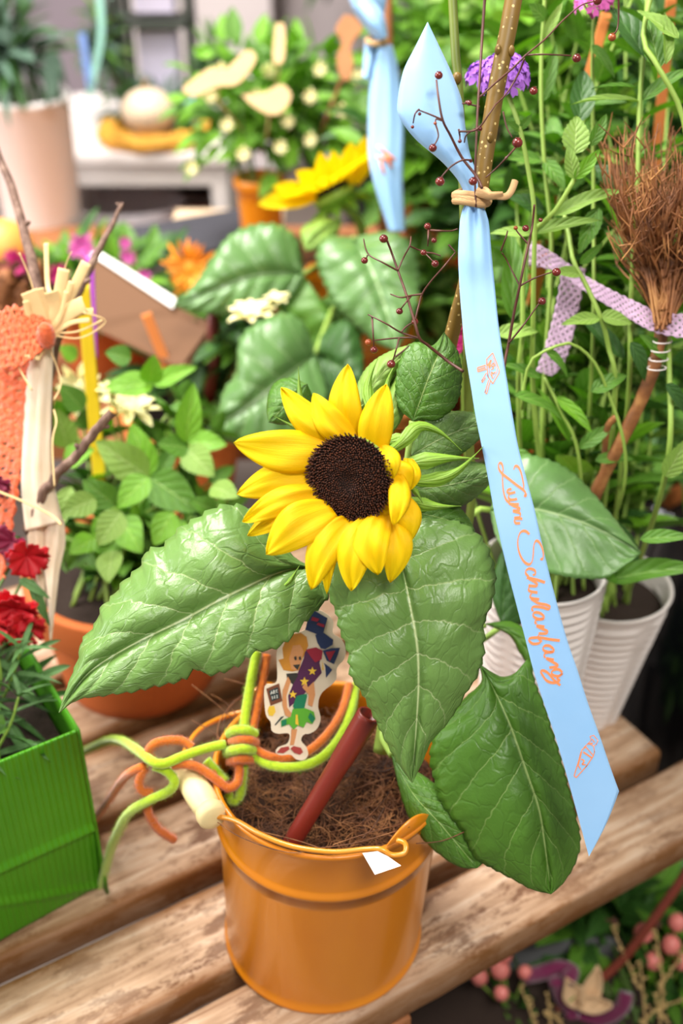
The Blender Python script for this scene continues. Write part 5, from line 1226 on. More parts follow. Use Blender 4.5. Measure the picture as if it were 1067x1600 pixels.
for l, r_ in [([(45, 545, .748), (38, 650, .75), (34, 760, .752), (40, 830, .755)], [(84, 540, .748), (80, 650, .75), (82, 740, .752), (98, 815, .755)]), ([(70, 815, .757), (66, 860, .76), (74, 930, .762), (78, 1000, .765)], [(100, 812, .757), (102, 850, .76), (92, 900, .762), (80, 1000, .765)]), ([(32, 740, .756), (40, 830, .76), (50, 900, .764), (60, 960, .768)], [(60, 745, .756), (72, 830, .76), (70, 900, .764), (72, 960, .768)])]:
    o = band_px(l, r_).build('cloth', M['cream_cloth'], cc); solid(o, .0004)
rf = thing('raffia_bow', 'pale raffia tuft and loose threads tied at the knot of the orange band', 'tie', P(70, 520, .74))
M['raffia_pale'] = plain('pale_raffia', 'e0bf86', .6, .15, 120)
for pts, w in [([(70, 525), (60, 490), (45, 455)], .011), ([(72, 525), (90, 470), (100, 420)], .008), ([(72, 525), (105, 470), (135, 410)], .007), ([(74, 525), (105, 490), (132, 475)], .011), ([(70, 520), (85, 480), (80, 455)], .009), ([(72, 524), (60, 540), (50, 560)], .01), ([(76, 520), (120, 518), (160, 500)], .0012), ([(76, 522), (125, 528), (165, 502), (130, 488)], .001), ([(76, 540), (95, 595), (84, 625)], .001), ([(60, 480), (45, 430), (30, 395)], .001), ([(74, 524), (98, 480), (112, 440)], .004), ([(70, 522), (70, 480), (62, 450)], .005), ([(76, 526), (118, 492), (146, 486)], .004), ([(74, 528), (110, 505), (140, 500)], .003), ([(72, 524), (92, 500), (104, 455)], .003), ([(70, 530), (48, 500), (40, 470)], .004), ([(72, 380), (74, 440), (78, 460)], .0032), ([(-10, 520), (20, 560), (50, 610)], .0012), ([(-10, 765), (40, 785), (80, 805), (96, 820)], .0016), ([(84, 640), (88, 660), (82, 690), (85, 760)], .001), ([(98, 430), (106, 405), (112, 393)], .0008)]:
    b = MB(); strip(b, [P(x, y, .742 - .004 * i) for i, (x, y) in enumerate(pts)], w, curl=w * .07); o = b.build('raffia_strand', M['raffia_pale'], rf); solid(o, .0003)

# ------------------------------------------------------------------ pots and plants behind
T1 = Vector((-.160, .262, .0003))
pot('terracotta_pot', 'wide terracotta pot of bright leaves behind the big left sunflower leaf', T1, .082, .066, .112, 'terracotta', .032, .004)
zn = thing('zinnia_plant', 'bright leafy zinnia with cream flowers in the wide terracotta pot', 'plant', T1 + Vector((0, 0, .09)))
ZL = [((232, 745), (308, 795), 26), ((232, 745), (205, 660), 20), ((232, 745), (150, 690), 24), ((232, 745), (180, 790), 20), ((225, 750), (228, 690), 18), ((180, 790), (130, 750), 18), ((190, 800), (150, 850), 20), ((190, 810), (215, 860), 22), ((190, 800), (195, 745), 18), ((150, 780), (95, 800), 18), ((160, 850), (185, 895), 20), ((150, 840), (110, 860), 16), ((175, 860), (165, 905), 18),
      ((290, 690), (302, 600), 17), ((295, 690), (350, 690), 16), ((290, 700), (330, 740), 20), ((295, 700), (250, 690), 16), ((330, 760), (368, 770), 16), ((240, 600), (160, 600), 20), ((240, 600), (302, 568), 13), ((235, 600), (240, 560), 15), ((205, 560), (165, 548), 14), ((130, 640), (95, 600), 16), ((150, 620), (185, 590), 13), ((105, 700), (90, 640), 18), ((100, 720), (140, 700), 16), ((270, 800), (240, 850), 18), ((265, 820), (300, 850), 16), ((120, 560), (95, 540), 12), ((340, 800), (300, 780), 14), ((350, 810), (372, 850), 14), ((110, 760), (85, 830), 14), ((250, 740), (270, 700), 14)]
rnd = random.Random(9)
for k, (a, c, hw) in enumerate(ZL):
    d = .80 + .10 * rnd.random() + (.05 if a[1] < 640 else 0)
    leaf_px(zn, 'ovate', rnd.choice(['leaf_bright', 'leaf_mid', 'leaf_mid', 'leaf_light', 'leaf_bright']), (*a, d + .01), (*c, d - .01 * rnd.random()), hw * 1.35, (rnd.uniform(-.3, .3), rnd.uniform(0, .4), rnd.uniform(0, .5)), k)
for k in range(16):
    px, py = rnd.uniform(90, 370), rnd.uniform(600, 800); d = .90 + rnd.random() * .05; tp = P(px, py, d); b0 = T1 + Vector((rnd.uniform(-.05, .05), rnd.uniform(-.05, .05), .095))
    leafy(zn, [b0, (b0 + tp) / 2 + Vector((0, 0, .02)), tp], rnd, 'ovate', 'leaf_mid', .055, .027, .032, .0018, .0011, ['leaf_mid', 'leaf_bright', 'leaf_dark'], .2)
for k in range(12):
    px, py = rnd.uniform(95, 340), rnd.uniform(790, 880); d = .86 + rnd.random() * .04; tp = P(px, py, d); b0 = T1 + Vector((rnd.uniform(-.04, .04), rnd.uniform(-.04, .02), .095))
    leafy(zn, [b0, (b0 + tp) / 2 + Vector((0, 0, .025)), tp], rnd, 'ovate', 'leaf_mid', .045, .022, .022, .0016, .0011, ['leaf_mid', 'leaf_bright', 'leaf_dark', 'leaf_light'], .3)
def fl_stem(t, a, z): return [a + Vector((0, .01, -.03)), z]
for lab, px, r, nn, nm, nrm, w in [('cream zinnia bloom left of the yellow stake', (128, 606, .90), .024, 8, 'cream', (-.2, -.6, .4), .3), ('cream zinnia bloom right of the yellow stake, seen edge on', (205, 640, .90), .027, 9, 'cream', (.1, -.3, 1), .3), ('small cream zinnia bud beside the yellow stake', (172, 612, .88), .013, 7, 'cream', (.2, -.3, 1), .35)]:
    c = P(*px); daisy('zinnia_bloom', lab, 'flower', c, nrm, r, nn, nm, 'cream', w=w, rc=.3, rows=2, stem=[c + Vector((0, .02, -.05)), T1 + Vector((.01, 0, .10))], group='cream zinnia blooms')
# yellow stake and purple stake
def stake(lab, a, c, d0, d1, w, mat, th=.002):
    b = MB(); strip(b, [P(*a, d0), P((a[0] + c[0]) / 2, (a[1] + c[1]) / 2, (d0 + d1) / 2), P(*c, d1)], w); o = b.build('garden_stake', mat); tag(o, lab, 'stake'); solid(o, th); return o
stake('yellow plastic stake standing in the wide terracotta pot', (129, 440), (156, 760), .86, .90, .0100, plain('yellow_plastic', 'e0c020', .4, .05))
stake('purple stake half hidden behind the yellow one', (140, 400), (146, 560), .93, .95, .0060, plain('purple_plastic', 'b44ec6', .4, .05))
# second pot with a dark red rod
T2 = Vector((-.115, .52, .0003)); T2 = G(288, 640, .10); T2.z = .0003
pot('terracotta_pot', 'terracotta pot with a dark red rod, below the brown card', T2, .062, .045, .105, 'terracotta_light', .024, .004)
b = MB(); b.tube([P(333, 462, 1.05), P(334, 560, 1.10), T2 + Vector((.022, -.005, .085))], .0058, 12); o = b.build('red_rod', plain('dark_red_rod', '5e1d18', .4, .1)); tag(o, 'dark red rod standing in the pot below the brown card', 'stake')
bush('marigold_plant', 'low dark green plant around the dark red rod', 'plant', T2 + Vector((0, 0, .09)), T2 + Vector((.03, .02, .14)), (.07, .06, .06), 60, 'ovate', ['leaf_dark', 'leaf_mid'], .04, .018, 31)
# brown card with a white edge
kc = thing('kraft_card', 'brown card with a white top edge leaning behind the zinnia leaves', 'card', P(230, 480, 1.1))
q = [P(140, 396, 1.16), P(272, 478, 1.10), P(330, 505, 1.08), P(318, 560, 1.08), P(280, 575, 1.06), P(128, 505, 1.12)]
b = MB(); b.poly(q, -TOCAM * .004); b.build('board', M['kraft'], kc, smooth=False)
b = MB(); b.poly([P(140, 396, 1.155), P(154, 392, 1.155), P(275, 466, 1.095), P(270, 482, 1.095)], -TOCAM * .006); b.build('white_edge', M['paper'], kc, smooth=False)
stake('orange wooden stake propping the brown card', (228, 490), (268, 590), 1.06, 1.08, .010, M['terracotta_light'])

# ---- back display table (plain boards) that carries the rows behind the bench
tb2 = thing('display_table', 'brown wooden display table carrying the potted plants behind the bench', 'table', (0, 1.2, 0))
for k in range(6):
    b = MB(); b.box((.25, .66 + .115 * k, .015), 2.0, .108, .026); o = b.build('board', M['brown_wood'], tb2, smooth=False); bevel(o, .002)
for sx in (-.68, 1.18):
    for sy in (.68, 1.2):
        b = MB(); b.box((sx, sy, (FLOOR + .002) / 2), .05, .05, -FLOOR + .0); o = b.build('leg', M['brown_wood'], tb2, smooth=False)
TZ = .0285
# second pail, second sunflower and its ribbon
C2 = G(540, 462, TZ + .157); C2.z = TZ + .0003
p2 = thing('metal_pail', 'blurred orange pail behind the sharp sunflower, mostly hidden by leaves', 'pail', C2); pail(p2, C2)
ear(2.2, p2, C2); ear(2.2 + pi, p2, C2)
b = MB(); b.lathe([(.067, .12), (.03, .128), (0, .13)], C2, 32); o = b.build('coir_fibre', M['coir']); tag(o, 'brown coconut fibre in the blurred second orange pail', 'coir', kind='stuff')
s2 = thing('sunflower', 'blurred yellow sunflower seen from the side behind the sharp one', 'flower', C2 + Vector((0, 0, .12)))
f2 = P(520, 300, 1.10); n2 = (Vector((-.25, .15, 1))).normalized(); n2 = Vector((-.45, .25, .86)).normalized()
F3 = frame(Vector((1, 0, .5)), n2); X, Y, Z = F3.col[0], F3.col[1], F3.col[2]
PM = leaf_mesh('petal', M['petal'], w=.42, droop=.1, fold=.12, pw=1.1, nu=9, nv=2, seed=1)
for i in range(20):
    a = 2 * pi * i / 20; d = (X * cos(a) + Y * sin(a) + Z * .35).normalized(); l = .050 + .006 * sin(i * 5)
    m = Matrix.Translation(f2 + d * .016) @ frame(d, Z).to_4x4() @ Matrix.Diagonal((l * .95, l, l, 1)); put('petal', PM, s2, m)
for (bx_, ty_, w_) in [((498, 300), (402, 318), 17), ((492, 305), (428, 290), 16), ((505, 300), (465, 268), 20), ((512, 305), (500, 238), 17), ((530, 300), (520, 236), 17), ((545, 295), (548, 222), 18), ((558, 290), (572, 212), 18), ((500, 310), (410, 322), 12)]:
    b0, b1 = P(*bx_, 1.09), P(*ty_, 1.06); m = Matrix.Translation(b0) @ frame(b1 - b0, TOCAM).to_4x4() @ Matrix.Diagonal((2 * w_ / FPX * 1.1 / .42, (b1 - b0).length, .03, 1)); put('petal', PM, s2, m)
b = MB(); b.ball(f2 + Z * .003, .022, 20, 8, (1, 1, .4), F3); b.build('disc', M['disc_base'], s2, weld=True)
b = MB(); b.ball(f2 - Z * .004, .022, 20, 8, (1, 1, .6), F3); b.build('receptacle', M['sepal'], s2, weld=True)
for i in range(12):
    a = 2 * pi * i / 12; d = (X * cos(a) + Y * sin(a) - Z * .25).normalized(); put_leaf(s2, 'lance', 'leaf_mid', f2 - Z * .006 + d * .014, f2 - Z * .006 + d * .045, .012, Z, i)
stem_obj(s2, [f2 - Z * .01, P(560, 345, 1.12), P(566, 400, 1.16), C2 + Vector((.01, 0, .12))], .0045, .0052, 'stem_green', 10)
for mid, l, r_, mt, sd in [
    ([(474, 428, 1.06), (400, 430, 1.04), (330, 455, 1.03), (270, 477, 1.03)], [(474, 428), (468, 380), (440, 352), (398, 350), (358, 368), (326, 410), (300, 448), (270, 477)], [(474, 428), (462, 462), (430, 480), (385, 490), (340, 492), (300, 486), (270, 477)], 'leaf_sun_bg', 21),
    ([(552, 372, 1.05), (580, 420, 1.02), (602, 480, 1.01), (620, 548, 1.0)], [(552, 372), (510, 370), (494, 400), (504, 440), (535, 490), (585, 535), (620, 548)], [(552, 372), (605, 362), (640, 380), (655, 430), (648, 490), (620, 548)], 'leaf_sun_bg', 22),
    ([(492, 553, 1.00), (440, 592, .97), (390, 632, .96), (310, 684, .96)], [(492, 553), (478, 510), (446, 488), (400, 505), (374, 530), (368, 580), (348, 612), (338, 652), (310, 684)], [(492, 553), (512, 610), (495, 660), (460, 690), (420, 700), (360, 692), (310, 684)], 'leaf_sun_bg', 23),
    ([(492, 553, 1.01), (530, 575, .99), (570, 612, .98)], [(492, 553), (505, 520), (540, 500), (566, 540), (570, 612)], [(492, 553), (500, 610), (530, 640), (570, 612)], 'leaf_dark', 24),
    ([(500, 470, 1.06), (530, 500, 1.05), (560, 540, 1.05)], [(500, 470), (470, 430), (440, 470), (450, 520), (500, 560), (560, 540)], [(500, 470), (540, 450), (575, 480), (560, 540)], 'leaf_mid', 25),
    ([(535, 345, 1.08), (500, 365, 1.05), (478, 392, 1.04)], [(535, 345), (500, 340), (470, 360), (478, 392)], [(535, 345), (515, 385), (478, 392)], 'leaf_light', 26)]:
    loft_leaf(s2, M[mt], mid, l, r_, .014, .004, 18, 1.8, 8, 72, .0022, 7, .003, seed=sd)
for a in ((474, 428, 1.06), (552, 372, 1.05), (492, 553, 1.0)): stem_obj(s2, [P(*a), (P(*a) + P(566, 420, 1.16)) / 2 + Vector((0, 0, .01)), P(566, 440 if a[1] < 500 else 500, 1.17)], .0022, .0026, 'stem_green', 7)
rb2 = thing('ribbon', 'blurred light blue satin ribbon hanging behind the upright tip of the sharp one', 'ribbon', P(600, 60, 1.0))
o = band_px([(592, 70, .99), (580, 110, .99), (575, 200, .99), (580, 270, .99), (608, 362, 1.0)], [(612, 70, .99), (622, 110, .99), (630, 200, .99), (629, 280, .99), (633, 362, 1.0)], fold=.006).build('ribbon_tail', M['satin'], rb2); solid(o, .0003)
for l, r_ in [([(590, 66, .99), (560, 30, .985), (545, 0, .98), (540, -30, .98)], [(604, 62, .99), (600, 30, .985), (604, 0, .98), (606, -30, .98)]), ([(570, 60, .995), (568, 90, .995), (566, 120, .995)], [(590, 62, .995), (585, 95, .995), (578, 125, .995)]), ([(550, 10, .975), (575, 40, .97), (596, 60, .975)], [(575, -6, .975), (598, 20, .97), (606, 58, .975)])]:
    o = band_px(l, r_, fold=.008, n=24).build('ribbon_tail', M['satin'], rb2); solid(o, .0003)
b = MB()
for k, (p, s) in enumerate([((590, 228), (606, 240)), ((588, 245), (612, 252)), ((600, 238), (612, 262)), ((594, 250), (600, 272)), ((604, 240), (618, 250))]): 
    q0, q1 = P(*p, .981), P(*s, .981); b.tube([q0, q1], .0012, 5)
b.build('printed_blackboard', M['print_orange'], rb2)
b = MB(); b.tube([P(588 + 14 * cos(a), 64 + 4 * sin(a), .985 - .008 * sin(a)) for a in [2 * pi * i / 16 for i in range(17)]], .0026, 8); b.build('raffia_band', M['raffia'], rb2)
sh3 = thing('willow_shoot', 'blurred brown shoot that the second blue ribbon hangs from', 'branch', C2 + Vector((.02, 0, .12)))
b = MB(); b.tube(cr([P(604, -50, 1.0), P(606, 60, 1.01), P(606, 200, 1.05), P(600, 340, 1.12), C2 + Vector((.03, 0, .115))], 40), .0046, 10); b.build('stem', M['brown_wood'], sh3)
# small card figure in the second pail
cf = thing('card_figure', 'blurred blue and tan card figure standing in the second pail', 'decoration', P(510, 500, 1.1))
b = MB(); b.poly([P(492, 480, 1.1), P(508, 472, 1.1), (P(526, 484, 1.1)), P(530, 505, 1.1), P(520, 520, 1.1), P(512, 500, 1.1), P(500, 505, 1.1)], -TOCAM * .003); b.build('print', plain('print_grey_blue', '4e5378', .5), cf, smooth=False)
b = MB(); b.poly([P(500, 502, 1.1), P(512, 500, 1.1), P(518, 525, 1.1), P(500, 548, 1.1), P(484, 548, 1.1), P(495, 525, 1.1)], -TOCAM * .003); b.build('print', plain('print_tan', 'c29064', .5), cf, smooth=False)
b = MB(); b.tube([P(500, 535, 1.103), C2 + Vector((-.02, -.02, .12))], .0015, 6); b.build('peg', M['brown_wood'], cf)
# ------------------------------------------------------------------ flowers between the card and the white cabinet
def small_pot(label, px, py, d, R, Hh, mat, z0=None, name='pot'):
    c = P(px, py, d); base = TZ if z0 is None else z0
    return c
# pink flowered plant on the display table
R1 = Vector((P(150, 430, 1.35).x, P(150, 430, 1.35).y, TZ + .0003))
pot('terracotta_pot', 'small terracotta pot of pink flowers behind the brown card', R1, .06, .045, .10, 'terracotta', .02, .003)
bush('pink_flower_plant', 'low leafy plant with pink flowers behind the brown card', 'plant', R1 + Vector((0, 0, .085)), P(165, 445, 1.33), (.10, .06, .05), 110, 'ovate', ['leaf_mid', 'leaf_dark', 'leaf_bright'], .045, .018, 41)
for k, (x, y, r, m) in enumerate([(130, 386, .017, 'pink_petal'), (150, 410, .013, 'pink_petal'), (92, 430, .014, 'magenta_petal'), (225, 432, .010, 'pink_petal'), (200, 402, .009, 'pink_petal'), (30, 412, .020, 'magenta_petal'), (8, 425, .016, 'magenta_petal'), (395 // 2, 380, .008, 'pink_petal')]):
    c = P(x, y, 1.22); lab = ['largest pink bloom above the raffia tuft', 'pink bloom touching the tip of the thin twig', 'magenta bloom left of the raffia tuft', 'small pink bloom above the white card edge', 'tiny pale pink bloom above the brown card', 'magenta bloom beneath the orange ball', 'magenta bloom at the left edge beneath the orange ball', 'tiny pink bloom below the cabinet opening'][k]
    daisy('pink_bloom', lab, 'flower', c, TOCAM + Vector((.1 * (k % 3 - 1), 0, .3)), r, 11, m, m, w=.34, rc=.4, rows=3, cup=.35, stem=[c + Vector((0, .02, -.05)), R1 + Vector((.01 * (k % 3), 0, .09))], group='pink blooms')
# orange gerbera
c = P(300, 418, 1.20); R2 = Vector((c.x + .02, c.y + .08, TZ + .0003))
daisy('orange_bloom', 'orange bloom beside the dark grey box', 'flower', c, Vector((-.2, -.5, .8)), .034, 18, 'orange_petal', 'orange_petal', w=.16, rc=.3, rows=2, cup=.25, stem=[c + Vector((.01, .03, -.05)), R2 + Vector((0, 0, .08))])
pot('terracotta_pot', 'terracotta pot of the orange bloom, hidden by the blurred sunflower leaf', R2, .045, .035, .09, 'terracotta', .02, .003)
for k, (x, y, r, lab) in enumerate([(392, 492, .026, 'cream bloom between the two blurred sunflower leaves, left one'), (432, 468, .014, 'small cream bloom right of the bigger cream one between blurred sunflower leaves')]):
    c = P(x, y, 1.02); daisy('cream_bloom', lab, 'flower', c, Vector((-.1, -.4, 1)), r, 9, 'cream', 'cream', w=.3, rc=.35, rows=2, cup=.25, stem=[c + Vector((0, .03, -.06)), T2 + Vector((.03, 0, .1))], group='cream blooms')
bush('cream_flower_plant', 'leafy plant under the cream blooms, below the big blurred sunflower leaf', 'plant', T2 + Vector((.03, .01, .09)), P(390, 530, 1.12), (.06, .05, .045), 60, 'ovate', ['leaf_dark', 'leaf_mid'], .04, .017, 45)
# orange ball and brown cones at far left
b = MB(); b.ball(P(5, 392, 1.3), .036, 32, 16); o = b.build('orange_ball', plain('orange_lacquer', 'f0a04a', .5), weld=True); tag(o, 'pale orange ball at the left edge', 'ornament')
b = MB(); b.tube([P(5, 392, 1.3) + Vector((0, 0, -.034)), Vector((P(5, 392, 1.3).x, P(5, 392, 1.3).y + .002, TZ))], .002, 6); o = b.build('pick', M['brown_wood'], o); 
o.location = (0, 0, 0)
for k, (x, y, r) in enumerate([(12, 455, .024), (38, 470, .018), (60, 430, .016)]):
    c = P(x, y, 1.15); cn = thing('pine_cone', ['brown cone at the left edge below the magenta bloom', 'brown cone behind the thick grey branch', 'smaller brown cone right of the thick grey branch'][k], 'cone', c, 'brown cones'); b = MB(); rr = random.Random(k)
    for i in range(44):
        q = i / 44; a = i * 2.4; z = (q - .5) * 2 * r * 1.2; R_ = r * sqrt(max(.05, 1 - (2 * q - 1) ** 2)); e = Vector((cos(a), sin(a), .35)).normalized(); s = Vector((-sin(a), cos(a), 0)); p = c + Vector((0, 0, z)) + Vector((cos(a), sin(a), 0)) * R_ * .5
        ids = [b.vert(p - s * r * .14), b.vert(p + s * r * .14), b.vert(p + e * r * .45 + s * r * .2), b.vert(p + e * r * .55), b.vert(p + e * r * .45 - s * r * .2)]; b.face(*ids); b.face(*reversed(ids))
    b.ball(c, r * .6, 12, 8, (1, 1, 1.7)); b.build('scales', M['brown_wood'], cn)
    b = MB(); b.tube([c, Vector((c.x, c.y + .03, max(TZ, 0)))], .0015, 5); b.build('wire', M['brown_wood'], cn)
# dark grey box and pale block right of the cabinet
def boxthing(name, lab, cat, c, dims, rz, mat, lid=None):
    t = thing(name, lab, cat, (c[0], c[1], c[2])); R3 = Matrix.Rotation(rz, 3, 'Z')
    b = MB(); b.box(Vector(c) + Vector((0, 0, dims[2] / 2)), *dims, R3); o = b.build('body', mat, t, smooth=False); bevel(o, .003)
    if lid is not None:
        b = MB(); b.box(Vector(c) + Vector((0, 0, dims[2] + .006)), dims[0] * 1.03, dims[1] * 1.03, .012, R3); o = b.build('lid', lid, t, smooth=False); bevel(o, .002)
    return t
c = P(315, 420, 1.52); M['dark_grey'] = plain('dark_grey_board', '3c3b42', .6, .1)
boxthing('grey_box', 'dark grey box standing in front of the white cabinet', 'box', (c.x, c.y + .07, TZ + .0003), (.17, .13, .075), radians(28), M['dark_grey'], M['dark_grey'])
c = P(352, 356, 1.66); boxthing('beige_block', 'pale beige box behind the dark grey one', 'box', (c.x + .0, c.y + .03, TZ + .0003), (.16, .10, c.z - TZ - .012), 0, plain('beige_card', 'e4c7a4', .7), plain('beige_card', 'e4c7a4', .7))
# white-flowered bush in an orange pot, on its own pedestal
PB = P(400, 300, 1.42); PBb = Vector((PB.x + .005, PB.y + .0, PB.z - .10))
st_ = boxthing('crate', 'brown crate carrying the orange pot of white flowers', 'box', (PBb.x + .05, PBb.y + .02, TZ + .0003), (.22, .20, PBb.z - TZ - .0128), 0, M['brown_wood'], M['brown_wood'])
pot('orange_pot', 'orange pot of the bushy white-flowered plant at the upper centre', PBb, .030, .022, .12, 'orange_enamel', .012, .002)
wb = bush('white_flower_bush', 'rounded bright green bush dotted with small white flowers, upper centre', 'plant', PBb + Vector((0, 0, .10)), P(428, 178, 1.42), (.118, .09, .098), 300, 'ovate', ['leaf_bright', 'leaf_bright', 'leaf_mid', 'leaf_mid'], .036, .021, 51, stems=9)
WL = ['below the wooden bird', 'one below the wooden butterfly', 'lower of the pair near the blurred sunflower', 'between the butterfly and the right edge', 'at its right edge', 'left of the butterfly', 'lowest one at its left edge', 'touching the butterfly from the left', 'just under the butterfly', 'beside the wooden bird tip', 'topmost at its right', 'at the foot of the slim pick', 'above the butterfly on the right', 'lowest one above the orange pot']
for k, (x, y) in enumerate([(355, 195), (438, 230), (485, 218), (485, 150), (535, 172), (330, 150), (300, 262), (400, 150), (450, 190), (345, 110), (560, 120), (420, 110), (500, 108), (380, 240)]):
    c = P(x, y, 1.31 + .01 * (k % 3)); daisy('white_bloom', 'white bloom on the green bush, ' + WL[k], 'flower', c, TOCAM + Vector((0, 0, .3)), .0092, 8, 'cream', 'cream', w=.36, rc=.4, rows=2, cup=.3, group='white blooms on the green bush', stem=[c + Vector((0, .02, -.012))])
# cream wooden butterflies / letters on picks in that bush
for k, (pts, lab) in enumerate([([(300, 125), (330, 105), (350, 110), (385, 78), (400, 92), (372, 130), (340, 135), (305, 150), (285, 140)], 'pale cut wooden bird on a pick at the left of the green bush'), ([(378, 148), (410, 145), (440, 132), (455, 150), (440, 175), (420, 178), (395, 165)], 'pale cut wooden butterfly on a pick in the middle of the green bush'), ([(430, 38), (444, 40), (444, 90), (434, 100), (426, 90)], 'slim pale wooden pick standing above the green bush')]):
    t = thing('wooden_pick', lab, 'decoration', P(*pts[0], 1.30), 'pale wooden picks in the green bush'); b = MB(); b.poly([P(x, y, 1.30) for x, y in cr(pts + [pts[0]], 40)[:-1]], -TOCAM * .004); b.build('figure', plain('pale_ply', 'd3b07e', .6), t, smooth=False)
    mx = sum(p[0] for p in pts) / len(pts); my = sum(p[1] for p in pts) / len(pts); b = MB(); b.tube([P(mx, my, 1.305), P(mx, my + 40, 1.33), P(410, 240, 1.42)], .0016, 5); b.build('pick', plain('pale_ply', 'd3b07e', .6), t)
t = thing('wooden_pick', 'rusty brown cut wooden seahorse shape left of the blurred blue ribbon', 'decoration', P(545, 80, 1.2)); b = MB(); b.poly([P(x, y, 1.2) for x, y in cr([(538, 22), (556, 28), (566, 45), (556, 58), (548, 75), (552, 100), (545, 125), (532, 118), (526, 90), (534, 65), (524, 45), (538, 22)], 50)[:-1]], -TOCAM * .005); b.build('figure', plain('rusty_wood', 'a86f42', .7, .2), t, smooth=False)
b = MB(); b.tube([P(540, 110, 1.205), P(500, 210, 1.40), P(430, 260, 1.43)], .002, 5); b.build('pick', M['brown_wood'], t)

# ------------------------------------------------------------------ white cabinet with its decorations
CY = 1.50; CTOP = .080
cab = thing('white_cabinet', 'white painted open cabinet in the blurred background, upper left', 'cabinet', (-.36, CY + .2, FLOOR))
def cb(name, x0, x1, y0, y1, z0, z1, mat='white_paint', par=cab):
    b = MB(); b.box(((x0 + x1) / 2, (y0 + y1) / 2, (z0 + z1) / 2), x1 - x0, y1 - y0, z1 - z0); o = b.build(name, M[mat], par, smooth=False); bevel(o, .004); return o
xl, xr = P(62, 240, 1.98).x, P(352, 240, 1.98).x
cb('top', xl - .02, xr + .01, CY, CY + .42, CTOP - .022, CTOP)
cb('apron', xl, xr, CY + .012, CY + .03, CTOP - .062, CTOP - .022)
cb('side_panel', xl, xl + .038, CY + .012, CY + .4, FLOOR + .001, CTOP - .022)
cb('side_panel', xr - .03, xr, CY + .012, CY + .4, FLOOR + .001, CTOP - .022)
cb('shelf', xl + .02, xr - .02, CY + .02, CY + .4, -.145, -.125)
cb('shelf', xl + .02, xr - .02, CY + .02, CY + .4, FLOOR + .04, FLOOR + .06)
M['cab_inside'] = plain('cabinet_back_brown', '6b5552', .8, .1); cb('back_panel', xl + .01, xr - .01, CY + .395, CY + .41, FLOOR + .001, CTOP - .022, 'cab_inside')
# on its shelf: white cushion, coral bowl, brown basket
def on_shelf(name, lab, cat, x, y, prof, mat, sx=1, sy=1):
    t = thing(name, lab, cat, (x, y, -.1248)); b = MB(); b.lathe(prof, (x, y, -.1248), 40, sx, sy); b.build('body', mat, t, weld=True); return t
on_shelf('white_bowl', 'white oval bowl inside the cabinet', 'bowl', -.40, CY + .17, [(0, .0), (.05, 0), (.085, .03), (.10, .065), (.097, .066), (.08, .035), (.045, .008), (0, .006)], plain('white_ceramic', 'e8dfe4', .4), 1.1, .9)
on_shelf('coral_bowl', 'coral red bowl inside the cabinet', 'bowl', -.262, CY + .15, [(0, .0), (.03, 0), (.05, .02), (.058, .04), (.055, .041), (.045, .02), (.028, .006), (0, .005)], plain('coral', 'd9705c', .5))
# left of the cabinet: tall white planters with dark plants
M['white_tub'] = plain('white_tub', 'f3edea', .6, .04)
def tub(lab, x, y, R, Rb, z0, z1):
    t = thing('white_planter', lab, 'planter', (x, y, z0), 'white planters in the background'); b = MB(); Hh = z1 - z0
    b.lathe([(0, 0), (Rb, 0), (Rb + (R - Rb) * .5, Hh * .5), (R, Hh - .01), (R + .004, Hh - .008), (R + .004, Hh), (R - .006, Hh), (R - .008, Hh - .03), (0, Hh - .03)], (x, y, z0), 40); b.build('body', M['white_tub'], t, weld=True)
    b = MB(); b.lathe([(R - .009, Hh - .028), (0, Hh - .026)], (x, y, z0), 24); tag(b.build('soil', M['dark_soil'], t), kind='stuff'); return t
tub('white planter in front of the left end of the white cabinet', -.475, CY - .17, .066, .052, FLOOR + .001, .222)
tub('tall white planter left of the cabinet at the photo edge', -.70, CY - .05, .12, .10, FLOOR + .001, .24)
for lab, root, c, rad, n, mats, L, W, sd in [
    ('dark blue green spiky plant in the white planter before the cabinet', (-.475, CY - .17, .20), (-.50, CY - .17, .285), (.06, .06, .07), 110, ['leaf_blue', 'leaf_dark'], .075, .014, 61),
    ('dark spiky plant in the tall white planter at the left edge', (-.70, CY - .05, .21), (-.68, CY - .05, .36), (.10, .1, .11), 130, ['leaf_blue', 'leaf_dark', 'leaf_light'], .11, .018, 62)]:
    bush('spiky_plant', lab, 'plant', root, c, rad, n, 'lance', mats, L, W, sd, 'dark spiky plants')
# leaf that hangs over the planter rim
t = thing('hanging_leaf_spray', 'dark leaf spray hanging over the rim of the white planter before the cabinet', 'plant', (-.475, CY - .22, .19))
rnd = random.Random(6)
for k in range(26): p = P(80 + rnd.uniform(-12, 12), rnd.uniform(80, 128), 1.66); put_leaf(t, 'lance', 'leaf_blue', p, p + Vector((rnd.uniform(-.02, .02), -.01, -.035)), .012, TOCAM, k)
